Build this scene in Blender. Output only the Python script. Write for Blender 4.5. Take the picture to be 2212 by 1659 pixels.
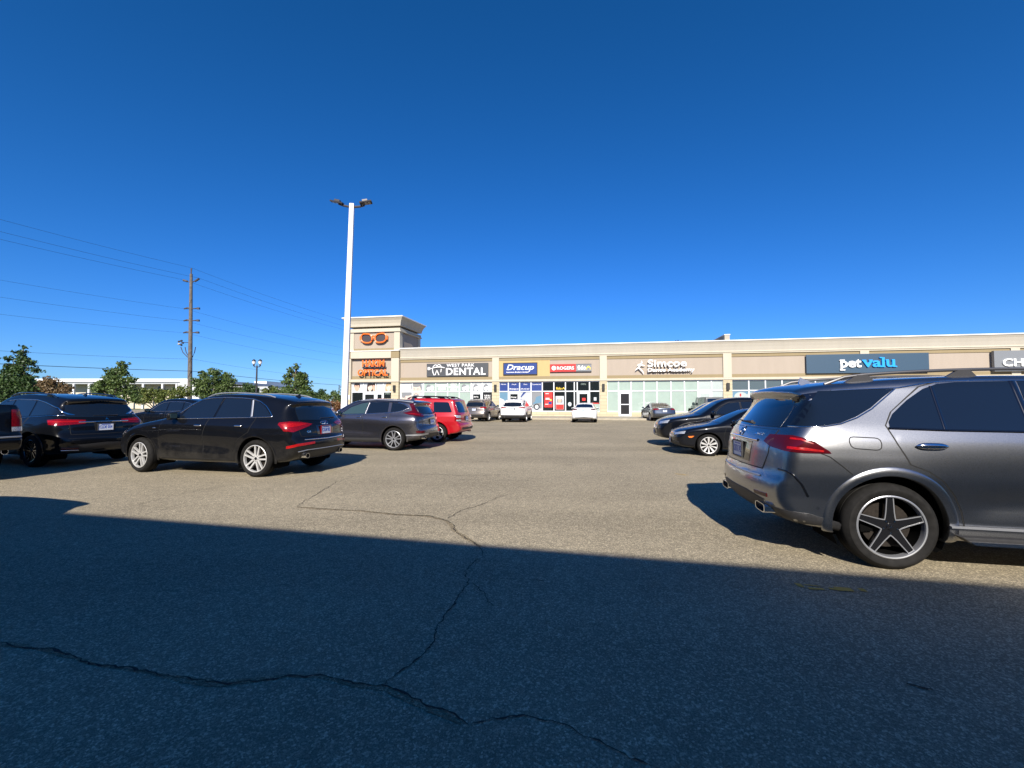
import bpy, bmesh, math, random
import numpy as np
from mathutils import Vector, Matrix
from mathutils.geometry import delaunay_2d_cdt

for o in list(bpy.data.objects): bpy.data.objects.remove(o)
SC = bpy.context.scene
COL = SC.collection
R = math.radians

# ---------------------------------------------------------------- camera, sky, sun, exposure
FPX, CAMH = 960.0, 1.5                       # focal length in pixels of a 2212 px wide frame, eye height
PITCH = math.atan(38.5 / FPX)
cam = bpy.data.cameras.new('camera'); camo = bpy.data.objects.new('camera', cam); COL.objects.link(camo)
camo.location = (0, 0, CAMH); camo.rotation_euler = (R(90) + PITCH, 0, 0)
cam.sensor_width = 36; cam.lens = 36 * FPX / 2212; cam.clip_end = 2500; cam.clip_start = .05
SC.camera = camo
SUN_EL, SUN_AZ = R(32.9), R(183.2)
w = bpy.data.worlds.new('World'); SC.world = w; w.use_nodes = True
nt = w.node_tree; nt.nodes.clear()
sky = nt.nodes.new('ShaderNodeTexSky'); sky.sky_type = 'NISHITA'; sky.sun_disc = False
sky.sun_elevation = SUN_EL; sky.sun_rotation = SUN_AZ; sky.air_density = 1.0; sky.dust_density = .05; sky.ozone_density = 3.0
hs = nt.nodes.new('ShaderNodeHueSaturation'); hs.inputs['Saturation'].default_value = 1.22; hs.inputs['Value'].default_value = 1.0
mu = nt.nodes.new('ShaderNodeMix'); mu.data_type = 'RGBA'; mu.blend_type = 'MULTIPLY'; mu.inputs['Factor'].default_value = 1
mu.inputs['B'].default_value = (.62, .90, 1.30, 1)
bg = nt.nodes.new('ShaderNodeBackground'); bg.inputs['Strength'].default_value = .055
wo = nt.nodes.new('ShaderNodeOutputWorld')
gm = nt.nodes.new('ShaderNodeGamma'); gm.inputs[1].default_value = 1.12
nt.links.new(sky.outputs[0], gm.inputs[0]); nt.links.new(gm.outputs[0], hs.inputs['Color']); nt.links.new(hs.outputs[0], mu.inputs['A'])
sx = nt.nodes.new('ShaderNodeSeparateColor'); cx_ = nt.nodes.new('ShaderNodeCombineColor'); nt.links.new(mu.outputs['Result'], sx.inputs[0])
for i, (k_, g_) in enumerate(((.60, 1.0), (.685, .83), (.93, 1.0))):      # deep, clear polarised blue: per channel tone of the sky
    c_ = .055 * 2 ** .75; a_ = nt.nodes.new('ShaderNodeMath'); a_.operation = 'MULTIPLY'; a_.inputs[1].default_value = c_; nt.links.new(sx.outputs[i], a_.inputs[0])
    p_ = nt.nodes.new('ShaderNodeMath'); p_.operation = 'POWER'; p_.inputs[1].default_value = g_; nt.links.new(a_.outputs[0], p_.inputs[0])
    q_ = nt.nodes.new('ShaderNodeMath'); q_.operation = 'MULTIPLY'; q_.inputs[1].default_value = k_ / c_; nt.links.new(p_.outputs[0], q_.inputs[0]); nt.links.new(q_.outputs[0], cx_.inputs[i])
nt.links.new(cx_.outputs[0], bg.inputs[0]); nt.links.new(bg.outputs[0], wo.inputs[0])
sl = bpy.data.lights.new('sun', 'SUN'); sl.energy = 5.0; sl.angle = R(.5); sl.color = (1, .93, .83)
so = bpy.data.objects.new('sun', sl); COL.objects.link(so)
so.rotation_euler = Vector((.056, 1, -.648)).to_track_quat('-Z', 'Y').to_euler(); so.location = (0, -20, 30)
SC.view_settings.view_transform = 'Standard'; SC.view_settings.look = 'None'
SC.view_settings.gamma = 1; SC.view_settings.use_curve_mapping = False
SC.view_settings.exposure = .75

# ---------------------------------------------------------------- materials
MAT = {}
def mat(name, col, rough=.5, metal=0, coat=0, spec=.5, noise=None, bump=None, build=None, coatr=.03, alpha=1, sheen=0):
    m = bpy.data.materials.new(name); m.use_nodes = True
    n = m.node_tree.nodes; L = m.node_tree.links; b = n['Principled BSDF']
    b.inputs['Base Color'].default_value = (*col, 1); b.inputs['Roughness'].default_value = rough
    b.inputs['Metallic'].default_value = metal; b.inputs['Coat Weight'].default_value = coat
    b.inputs['Coat Roughness'].default_value = coatr; b.inputs['Specular IOR Level'].default_value = spec
    tc = n.new('ShaderNodeTexCoord')
    if noise:                                   # (scale, amount)
        t = n.new('ShaderNodeTexNoise'); t.inputs['Scale'].default_value = noise[0]; t.inputs['Detail'].default_value = 6
        L.new(tc.outputs['Object'], t.inputs['Vector'])
        r = n.new('ShaderNodeMapRange'); r.inputs[1].default_value = .3; r.inputs[2].default_value = .7
        r.inputs[3].default_value = 1 - noise[1]; r.inputs[4].default_value = 1 + noise[1]
        L.new(t.outputs['Fac'], r.inputs[0])
        x = n.new('ShaderNodeMix'); x.data_type = 'RGBA'; x.blend_type = 'MULTIPLY'; x.inputs['Factor'].default_value = 1
        x.inputs['A'].default_value = (*col, 1); L.new(r.outputs[0], x.inputs['B']); L.new(x.outputs['Result'], b.inputs['Base Color'])
    if bump:
        t2 = n.new('ShaderNodeTexNoise'); t2.inputs['Scale'].default_value = bump[0]; t2.inputs['Detail'].default_value = 4
        L.new(tc.outputs['Object'], t2.inputs['Vector'])
        bp = n.new('ShaderNodeBump'); bp.inputs['Strength'].default_value = bump[1]; bp.inputs['Distance'].default_value = bump[2]
        L.new(t2.outputs['Fac'], bp.inputs['Height']); L.new(bp.outputs[0], b.inputs['Normal'])
    if build: build(m, n, L, b, tc)
    MAT[name] = m
    return m

def flake(strength=.35):
    def f(m, n, L, b, tc):
        v = n.new('ShaderNodeTexVoronoi'); v.inputs['Scale'].default_value = 700; L.new(tc.outputs['Object'], v.inputs['Vector'])
        r = n.new('ShaderNodeMapRange'); r.inputs[3].default_value = .25; r.inputs[4].default_value = .25 + strength * .2
        L.new(v.outputs['Color'], r.inputs[0]); L.new(r.outputs[0], b.inputs['Roughness'])
    return f
def dusty(amount, top=.62):
    def f(m, n, L, b, tc):
        s = n.new('ShaderNodeSeparateXYZ'); L.new(tc.outputs['Object'], s.inputs[0])
        r = n.new('ShaderNodeMapRange'); r.inputs[1].default_value = top + .25; r.inputs[2].default_value = .28
        r.inputs[3].default_value = .06; r.inputs[4].default_value = 1; L.new(s.outputs['Z'], r.inputs[0])
        t = n.new('ShaderNodeTexNoise'); t.inputs['Scale'].default_value = 5; t.inputs['Detail'].default_value = 9; t.inputs['Roughness'].default_value = .7
        L.new(tc.outputs['Object'], t.inputs['Vector'])
        r2 = n.new('ShaderNodeMapRange'); r2.inputs[1].default_value = .35; r2.inputs[2].default_value = .7; L.new(t.outputs['Fac'], r2.inputs[0])
        q = n.new('ShaderNodeMath'); q.operation = 'MULTIPLY'; L.new(r.outputs[0], q.inputs[0]); L.new(r2.outputs[0], q.inputs[1])
        q2 = n.new('ShaderNodeMath'); q2.operation = 'MULTIPLY'; q2.inputs[1].default_value = amount; L.new(q.outputs[0], q2.inputs[0])
        x = n.new('ShaderNodeMix'); x.data_type = 'RGBA'; x.inputs['A'].default_value = b.inputs['Base Color'].default_value
        x.inputs['B'].default_value = (.17, .155, .13, 1); L.new(q2.outputs[0], x.inputs['Factor']); L.new(x.outputs['Result'], b.inputs['Base Color'])
        y = n.new('ShaderNodeMath'); y.operation = 'MULTIPLY_ADD'; y.inputs[1].default_value = 1.2; y.inputs[2].default_value = .03
        L.new(q2.outputs[0], y.inputs[0]); L.new(y.outputs[0], b.inputs['Coat Roughness'])
    return f

# car paints
mat('paint_steel', (.31, .315, .325), .3, 1, .8, build=flake(.4))
mat('paint_black', (.003, .0035, .005), .3, 0, .65, spec=.1, build=dusty(.13, .5))
mat('paint_black_clean', (.003, .0035, .005), .3, 0, .65, spec=.1)
mat('paint_black_suv', (.003, .004, .007), .3, 0, .65, spec=.1)
mat('paint_modern_grey', (.15, .145, .165), .32, .95, 1, build=flake(.3))
mat('paint_red', (.38, .003, .010), .35, .2, 1)
mat('paint_bronze', (.20, .175, .155), .34, .75, .9)
mat('paint_white', (.80, .80, .79), .35, 0, .8)
mat('paint_pearl', (.78, .79, .80), .35, 0, .8)
mat('paint_slate', (.10, .115, .14), .3, .9, 1)
mat('paint_navy', (.012, .018, .04), .3, .3, 1)
mat('paint_silver', (.45, .47, .49), .34, .8, 1)
mat('paint_grey_green', (.035, .038, .036), .4, .1, .8)
mat('cladding', (.022, .022, .024), .55, noise=(60, .25), bump=(900, .15, .001))
mat('gloss_black', (.004, .004, .005), .12, 0, 1)
mat('car_glass', (.006, .009, .014), .03, 0, .6, spec=.6)
mat('clear_glass', (.03, .055, .06), .03, 0, .6, spec=.6)
mat('windshield_glass', (.012, .025, .035), .03, 0, .6, spec=.7)
mat('chrome', (.75, .76, .78), .12, 1)
mat('satin', (.42, .43, .45), .35, .7)
mat('rail_grey', (.07, .07, .075), .35, .5)
mat('rim_silver', (.60, .60, .59), .35, .45, .3, noise=(14, .12))
mat('rim_dark', (.012, .012, .013), .25, .3, .8)
mat('rubber', (.011, .0105, .010), .8, spec=.2, noise=(20, .35), bump=(160, .3, .002))
mat('well', (.003, .003, .003), .95, spec=.05)
mat('brake', (.022, .018, .015), .6, .2, spec=.2, noise=(40, .3))
mat('seam', (.002, .002, .002), .7)
mat('lamp_red', (.17, .002, .005), .18, 0, .35, spec=.35, noise=(45, .35))
mat('lamp_dark_red', (.06, .002, .005), .12, 0, .35, spec=.4)
mat('lamp_bright', (.30, .004, .005), .25, 0, .35, spec=.3, noise=(60, .3))
mat('lamp_clear', (.45, .47, .5), .15, .4, 1, noise=(70, .6))
mat('lamp_amber', (.8, .17, .02), .25, 0, 1)
mat('plate_white', (.62, .66, .74), .4)
mat('plate_blue', (.03, .09, .42), .4)
mat('plate_dealer', (.75, .77, .8), .4)

# buildings and ground
def stone(m, n, L, b, tc):
    br = n.new('ShaderNodeTexBrick'); mp = n.new('ShaderNodeMapping'); mp.inputs['Rotation'].default_value = (R(90), 0, 0)
    L.new(tc.outputs['Object'], mp.inputs['Vector']); L.new(mp.outputs[0], br.inputs['Vector'])
    br.inputs['Scale'].default_value = 1; br.inputs['Brick Width'].default_value = 1.1; br.inputs['Row Height'].default_value = .3
    br.inputs['Mortar Size'].default_value = .012; br.inputs['Color1'].default_value = (.42, .36, .235, 1); br.inputs['Color2'].default_value = (.47, .41, .275, 1)
    br.inputs['Mortar'].default_value = (.30, .26, .18, 1); L.new(br.outputs['Color'], b.inputs['Base Color'])
    bp = n.new('ShaderNodeBump'); bp.inputs['Strength'].default_value = .6; bp.inputs['Distance'].default_value = .02; bp.invert = True
    L.new(br.outputs['Fac'], bp.inputs['Height']); L.new(bp.outputs[0], b.inputs['Normal'])
mat('stone', (.5, .44, .3), .85, build=stone)
def stucco_streak(m, n, L, b, tc):
    col = tuple(b.inputs['Base Color'].default_value)
    mp = n.new('ShaderNodeMapping'); mp.inputs['Scale'].default_value = (2.2, 2.2, .25); L.new(tc.outputs['Object'], mp.inputs['Vector'])
    t = n.new('ShaderNodeTexNoise'); t.inputs['Scale'].default_value = 1; t.inputs['Detail'].default_value = 8; L.new(mp.outputs[0], t.inputs['Vector'])
    r = n.new('ShaderNodeMapRange'); r.inputs[1].default_value = .35; r.inputs[2].default_value = .75; r.inputs[3].default_value = 1.02; r.inputs[4].default_value = .95
    L.new(t.outputs['Fac'], r.inputs[0])
    x = n.new('ShaderNodeMix'); x.data_type = 'RGBA'; x.blend_type = 'MULTIPLY'; x.inputs['Factor'].default_value = 1; x.inputs['A'].default_value = col
    L.new(r.outputs[0], x.inputs['B']); L.new(x.outputs['Result'], b.inputs['Base Color'])
for k, c in dict(stucco_cream=(.47, .425, .335), stucco_field=(.345, .292, .235), stucco_tan=(.258, .205, .118), stucco_top=(.37, .34, .28), stucco_white=(.50, .47, .40), stucco_yellow=(.46, .34, .16)).items():
    mat(k, c, .9, build=stucco_streak, spec=.2)
mat('cap_metal', (.66, .655, .62), .5)
mat('alu_frame', (.66, .68, .68), .4, .2)
mat('frosted', (.30, .375, .325), .25, 0, .5, noise=(1.3, .06))
mat('frosted_white', (.38, .43, .41), .25, 0, .5, noise=(1.3, .05))
mat('store_glass', (.010, .013, .014), .03, 0, .6, spec=.7)
mat('reflection_grey', (.085, .115, .13), .08, 0, .6)  # grey-blue reflection of sky and buildings put into the pane colour
mat('store_dark', (.012, .011, .011), .3, 0, .4)
mat('black_matte', (.012, .012, .012), .6)
mat('poster_white', (.50, .53, .54), .35, 0, .4)
mat('skin', (.55, .34, .24), .5)
mat('skin_pale', (.60, .47, .38), .5)
mat('hair_dark', (.035, .025, .022), .5)
mat('hair_blond', (.38, .27, .15), .5)
mat('grey_ink', (.18, .19, .20), .5)
mat('grey_light', (.38, .40, .42), .5)
mat('sign_orange', (.85, .16, .015), .4, 0, .3)
mat('sign_slate', (.055, .058, .062), .5)
mat('sign_white', (.82, .82, .80), .4)
mat('sign_navy', (.012, .035, .17), .4, 0, .3)
mat('sign_red', (.70, .025, .02), .4)
mat('sign_grey', (.17, .18, .19), .45)
mat('sign_yellow', (.85, .60, .05), .4)
mat('sign_teal', (.025, .06, .10), .5)
mat('sign_cyan', (.015, .30, .75), .4)
mat('tint_blue', (.10, .20, .28), .4)
mat('lens_grey', (.06, .05, .048), .3)
mat('concrete', (.33, .295, .225), .9, noise=(3, .12), bump=(60, .3, .01))
mat('pole_white', (.60, .61, .64), .5, noise=(3, .04))
mat('wood_pole', (.115, .10, .085), .9, noise=(5, .3), bump=(30, .4, .01))
mat('wire', (.012, .012, .014), .6)
mat('insulator', (.06, .055, .055), .4)
mat('dark_iron', (.018, .019, .022), .5)
mat('globe', (.65, .66, .68), .3)
mat('roof_white', (.70, .70, .70), .6)
mat('arena_wall', (.55, .48, .36), .8)
mat('arena_grey', (.30, .32, .33), .7)
mat('far_grey', (.42, .44, .46), .8)
mat('yellow_paint', (.42, .27, .05), .8)
mat('panel', (.035, .033, .035), .75, spec=.2)

def asphalt(m, n, L, b, tc):
    def noise(s, d=5, r=.6):
        t = n.new('ShaderNodeTexNoise'); t.inputs['Scale'].default_value = s; t.inputs['Detail'].default_value = d; t.inputs['Roughness'].default_value = r
        L.new(tc.outputs['Object'], t.inputs['Vector']); return t.outputs['Fac']
    def rng(src, a, c, lo, hi):
        r = n.new('ShaderNodeMapRange'); r.inputs[1].default_value = a; r.inputs[2].default_value = c; r.inputs[3].default_value = lo; r.inputs[4].default_value = hi
        L.new(src, r.inputs[0]); return r.outputs[0]
    def mul(a, c):
        q = n.new('ShaderNodeMath'); q.operation = 'MULTIPLY'; L.new(a, q.inputs[0]); L.new(c, q.inputs[1]); return q.outputs[0]
    v = n.new('ShaderNodeTexVoronoi'); v.inputs['Scale'].default_value = 95; L.new(tc.outputs['Object'], v.inputs['Vector'])
    v2 = n.new('ShaderNodeTexVoronoi'); v2.inputs['Scale'].default_value = 210; L.new(tc.outputs['Object'], v2.inputs['Vector'])
    s1 = n.new('ShaderNodeSeparateColor'); L.new(v.outputs['Color'], s1.inputs[0])
    s2 = n.new('ShaderNodeSeparateColor'); L.new(v2.outputs['Color'], s2.inputs[0])
    st = rng(s1.outputs[0], .62, 1, .84, 1.85); st2 = rng(s2.outputs[1], 0, 1, .68, 1.32)
    f = mul(mul(st, st2), mul(rng(noise(.35, 7), .3, .7, .88, 1.12), rng(noise(9, 6, .7), .3, .7, .84, 1.16)))
    f = mul(f, rng(noise(1.6, 6, .7), .55, .75, 1.0, .90))
    mp = n.new('ShaderNodeMapping'); mp.inputs['Rotation'].default_value = (0, 0, R(11)); mp.inputs['Scale'].default_value = (.09, .7, 1); L.new(tc.outputs['Object'], mp.inputs['Vector'])
    t9 = n.new('ShaderNodeTexNoise'); t9.inputs['Scale'].default_value = 1; t9.inputs['Detail'].default_value = 7; L.new(mp.outputs[0], t9.inputs['Vector'])
    f = mul(f, rng(t9.outputs['Fac'], .35, .7, 1.08, .86))
    sp_ = n.new('ShaderNodeTexVoronoi'); sp_.inputs['Scale'].default_value = .55; sp_.inputs['Randomness'].default_value = 1; L.new(tc.outputs['Object'], sp_.inputs['Vector'])
    f = mul(f, rng(sp_.outputs['Distance'], .02, .13, .80, 1.0))
    x = n.new('ShaderNodeMix'); x.data_type = 'RGBA'; x.blend_type = 'MULTIPLY'; x.inputs['Factor'].default_value = 1
    x.inputs['A'].default_value = (.268, .229, .158, 1); L.new(f, x.inputs['B']); L.new(x.outputs['Result'], b.inputs['Base Color'])
    bp = n.new('ShaderNodeBump'); bp.inputs['Strength'].default_value = .8; bp.inputs['Distance'].default_value = .006
    hgt = mul(rng(v.outputs['Distance'], 0, .02, 1.0, .6), rng(noise(120, 3), .3, .7, .5, 1))
    L.new(hgt, bp.inputs['Height']); L.new(bp.outputs[0], b.inputs['Normal'])
mat('asphalt', (.16, .15, .13), .88, build=asphalt, spec=.25)
mat('worn_asphalt', (.16, .15, .13), .9, build=asphalt, spec=.2)
for n_ in MAT['worn_asphalt'].node_tree.nodes:
    if n_.type == 'MIX': n_.inputs['A'].default_value = (.205, .168, .108, 1)
mat('crack', (.028, .024, .019), .95, noise=(40, .4))
mat('grass', (.07, .10, .03), .95, noise=(.8, .4))

def leafmat(name, c1, c2):
    m = bpy.data.materials.new(name); m.use_nodes = True; n = m.node_tree.nodes; L = m.node_tree.links; b = n['Principled BSDF']
    a = n.new('ShaderNodeAttribute'); a.attribute_name = 'leafcol'
    x = n.new('ShaderNodeMix'); x.data_type = 'RGBA'; x.inputs['A'].default_value = (*c1, 1); x.inputs['B'].default_value = (*c2, 1)
    L.new(a.outputs['Fac'], x.inputs['Factor']); L.new(x.outputs['Result'], b.inputs['Base Color']); b.inputs['Roughness'].default_value = .55
    tr = n.new('ShaderNodeBsdfTranslucent'); L.new(x.outputs['Result'], tr.inputs['Color'])
    ms = n.new('ShaderNodeMixShader'); ms.inputs[0].default_value = .25
    L.new(b.outputs[0], ms.inputs[1]); L.new(tr.outputs[0], ms.inputs[2]); L.new(ms.outputs[0], n['Material Output'].inputs['Surface'])
    MAT[name] = m
leafmat('leaf_dark', (.025, .06, .018), (.07, .12, .03))
leafmat('leaf_mid', (.045, .085, .02), (.12, .17, .045))
leafmat('leaf_light', (.07, .11, .02), (.19, .21, .05))
leafmat('leaf_brown', (.11, .065, .03), (.17, .12, .05))
leafmat('leaf_red', (.15, .05, .025), (.22, .13, .05))
mat('bark', (.10, .08, .06), .9, noise=(8, .3))

# ---------------------------------------------------------------- mesh helpers
def tag(o, label=None, cat=None, group=None, kind=None):
    if label: o['label'] = label
    if cat: o['category'] = cat
    if group: o['group'] = group
    if kind: o['kind'] = kind
    return o
def empty(name, loc, rz=0, label=None, cat=None, group=None):
    o = bpy.data.objects.new(name, None); COL.objects.link(o); o.location = loc; o.rotation_euler = (0, 0, rz); o.empty_display_size = .3
    return tag(o, label, cat, group)
def link(name, me, parent=None, mats=None):
    if mats:
        for m in (mats if isinstance(mats, (list, tuple)) else [mats]): me.materials.append(MAT[m])
    o = bpy.data.objects.new(name, me); COL.objects.link(o)
    if parent: o.parent = parent
    return o
def meshdata(name, v, f, smooth=False):
    me = bpy.data.meshes.new(name); me.from_pydata([tuple(map(float, p)) for p in v], [], [tuple(map(int, q)) for q in f]); me.update()
    if smooth: me.shade_smooth()
    return me
class MB:
    """collects shapes of one part"""
    def __init__(s): s.v = []; s.f = []; s.m = []; s.cm = 0
    def add(s, v, f):
        n = len(s.v); s.v += [tuple(p) for p in v]; s.f += [tuple(i + n for i in q) for q in f]; s.m += [s.cm] * len(f); return s
    def box(s, x0, x1, y0, y1, z0, z1):
        return s.add([(x0, y0, z0), (x1, y0, z0), (x1, y1, z0), (x0, y1, z0), (x0, y0, z1), (x1, y0, z1), (x1, y1, z1), (x0, y1, z1)],
                     [(0, 3, 2, 1), (4, 5, 6, 7), (0, 1, 5, 4), (1, 2, 6, 5), (2, 3, 7, 6), (3, 0, 4, 7)])
    def tube(s, pts, rad, n=8, cap=True):
        pts = [Vector(p) for p in pts]; rad = rad if isinstance(rad, (list, tuple)) else [rad] * len(pts); v = []; f = []
        up = Vector((0, 0, 1))
        for i, p in enumerate(pts):
            d = (pts[min(i + 1, len(pts) - 1)] - pts[max(i - 1, 0)]).normalized()
            a = d.cross(up if abs(d.z) < .95 else Vector((1, 0, 0))).normalized(); b = d.cross(a)
            for k in range(n):
                t = 2 * math.pi * k / n; v.append(p + (a * math.cos(t) + b * math.sin(t)) * rad[i])
        for i in range(len(pts) - 1):
            for k in range(n): f.append((i * n + k, i * n + (k + 1) % n, (i + 1) * n + (k + 1) % n, (i + 1) * n + k))
        if cap: f.append(tuple(range(n))[::-1]); f.append(tuple((len(pts) - 1) * n + k for k in range(n)))
        return s.add(v, f)
    def prism(s, poly, y0, y1, ax='y'):
        """poly in (a,b) extruded; ax y: (x,z) extruded along y; ax x: (y,z) along x; ax z: (x,y) along z"""
        P = {'y': lambda a, b, t: (a, t, b), 'x': lambda a, b, t: (t, a, b), 'z': lambda a, b, t: (a, b, t)}[ax]
        n = len(poly); v = [P(a, b, y0) for a, b in poly] + [P(a, b, y1) for a, b in poly]
        f = [tuple(range(n)), tuple(range(2 * n - 1, n - 1, -1))] + [((i + 1) % n, i, n + i, n + (i + 1) % n) for i in range(n)]
        return s.add(v, f)
    def lathe(s, prof, n=48, ax='y'):
        v = []; f = []; m = len(prof)
        for k in range(n):
            t = 2 * math.pi * k / n; c, q = math.cos(t), math.sin(t)
            for r, h in prof: v.append((r * c, h, r * q) if ax == 'y' else (r * c, r * q, h))
        for k in range(n):
            for j in range(m - 1): f.append((k * m + j, k * m + j + 1, ((k + 1) % n) * m + j + 1, ((k + 1) % n) * m + j))
        return s.add(v, f)
    def ellipse(s, cx, cz, rx, rz, y, n=20, a0=0, a1=360):
        v = [(cx + rx * math.cos(R(a0 + (a1 - a0) * k / n)), y, cz + rz * math.sin(R(a0 + (a1 - a0) * k / n))) for k in range(n + (a1 - a0 < 360))]
        return s.add(v, [tuple(range(len(v)))])
    def mesh(s, name, smooth=False, bevel=0, fix=True, angle=30):
        me = bpy.data.meshes.new(name); me.from_pydata([tuple(map(float, p)) for p in s.v], [], s.f); me.update()
        for i, p in enumerate(me.polygons): p.material_index = s.m[i]
        if fix or bevel:
            bm = bmesh.new(); bm.from_mesh(me)
            if fix: bmesh.ops.recalc_face_normals(bm, faces=bm.faces)
            if bevel:
                es = [e for e in bm.edges if len(e.link_faces) == 2 and e.calc_face_angle(0) > R(30)]
                bmesh.ops.bevel(bm, geom=es, offset=bevel, segments=2, affect='EDGES', profile=.6, clamp_overlap=True)
            bm.to_mesh(me); bm.free()
        if smooth:
            me.shade_smooth(); me.set_sharp_from_angle(angle=R(angle))
        return me
    def build(s, name, mats, parent=None, **k): return link(name, s.mesh(name, **k), parent, mats)

def text_mesh(body, w, h, extrude=.02, shear=0, bold=0, spacing=1.0, lines=1):
    """lettering as a mesh in local (x, z), lower left corner at 0, facing -y, fitted to w x h"""
    cu = bpy.data.curves.new('lettering', 'FONT'); cu.body = body; cu.size = 1; cu.extrude = .001; cu.shear = shear; cu.offset = bold
    cu.space_character = spacing; cu.resolution_u = 3; cu.space_line = .95; cu.align_x = 'CENTER'
    ob = bpy.data.objects.new('lettering', cu); COL.objects.link(ob)
    dg = bpy.context.evaluated_depsgraph_get(); me = bpy.data.meshes.new_from_object(ob.evaluated_get(dg))
    bpy.data.objects.remove(ob); bpy.data.curves.remove(cu)
    co = np.array([v.co[:] for v in me.vertices]); mn, mx = co.min(0), co.max(0)
    for v, c in zip(me.vertices, co):
        v.co = ((c[0] - mn[0]) / (mx[0] - mn[0]) * w, 0 if c[2] < 0 else -extrude, (c[1] - mn[1]) / (mx[1] - mn[1]) * h)
    for v, c in zip(me.vertices, co):
        v.co.y = -extrude if c[2] > 0 else 0
    me.materials.clear(); me.update()
    return me
def lettering(body, x, y, z, w, h, m, parent, name='lettering', **k):
    o = link(name, text_mesh(body, w, h, **k), parent, m); o.location = (x, y, z); return o
# ---------------------------------------------------------------- car bodies
def chaikin(p, it=2):
    p = np.array(p, float)
    for _ in range(it):
        q = np.roll(p, -1, 0); p = np.stack([.75 * p + .25 * q, .25 * p + .75 * q], 1).reshape(-1, 2)
    return p
def sstep(a, b, x):
    t = np.clip((x - a) / (b - a), 0, 1); return t * t * (3 - 2 * t)
def smax(a, b, k):
    h = np.clip(k - np.abs(a - b), 0, None) / k
    return np.maximum(a, b) + h * h * k * .25
def surface_nets(F, o, h):
    s = F < 0; nx, ny, nz = F.shape
    c = np.zeros((nx - 1, ny - 1, nz - 1)); P = np.zeros((nx - 1, ny - 1, nz - 1, 3))
    for ax in range(3):
        for a in (0, 1):
            for b in (0, 1):
                sl0 = [slice(0, -1)] * 3; sl1 = [slice(0, -1)] * 3; off = [0, 0, 0]; oth = [i for i in range(3) if i != ax]
                for i, t in zip(oth, (a, b)):
                    if t: sl0[i] = slice(1, None); sl1[i] = slice(1, None); off[i] = 1
                sl1[ax] = slice(1, None)
                f0 = F[tuple(sl0)]; f1 = F[tuple(sl1)]; m = (f0 < 0) != (f1 < 0)
                t = np.where(m, f0 / np.where(m, f0 - f1, 1), 0)
                for i in range(3):
                    P[..., i] += np.where(m, t if i == ax else off[i], 0)
                c += m
    act = c > 0; idx = -np.ones(act.shape, int); idx[act] = np.arange(act.sum())
    ii = np.argwhere(act); V = (ii + P[act] / c[act][:, None]) * h + o
    Q = []
    for ax in range(3):
        sl0 = [slice(1, -1)] * 3; sl1 = [slice(1, -1)] * 3; sl0[ax] = slice(0, -1); sl1[ax] = slice(1, None)
        a = s[tuple(sl0)]; b = s[tuple(sl1)]; e = np.argwhere(a != b); sg = a[tuple(e.T)]
        oth = [i for i in range(3) if i != ax]; base = e.copy()
        for i in oth: base[:, i] += 1
        u, v = np.zeros(3, int), np.zeros(3, int); u[(ax + 1) % 3] = 1; v[(ax + 2) % 3] = 1
        g = lambda q: idx[tuple(q.T)]
        q = np.stack([g(base - u - v), g(base - v), g(base), g(base - u)], 1)
        q[~sg] = q[~sg][:, ::-1]; Q.append(q)
    return V, np.concatenate(Q)

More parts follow.
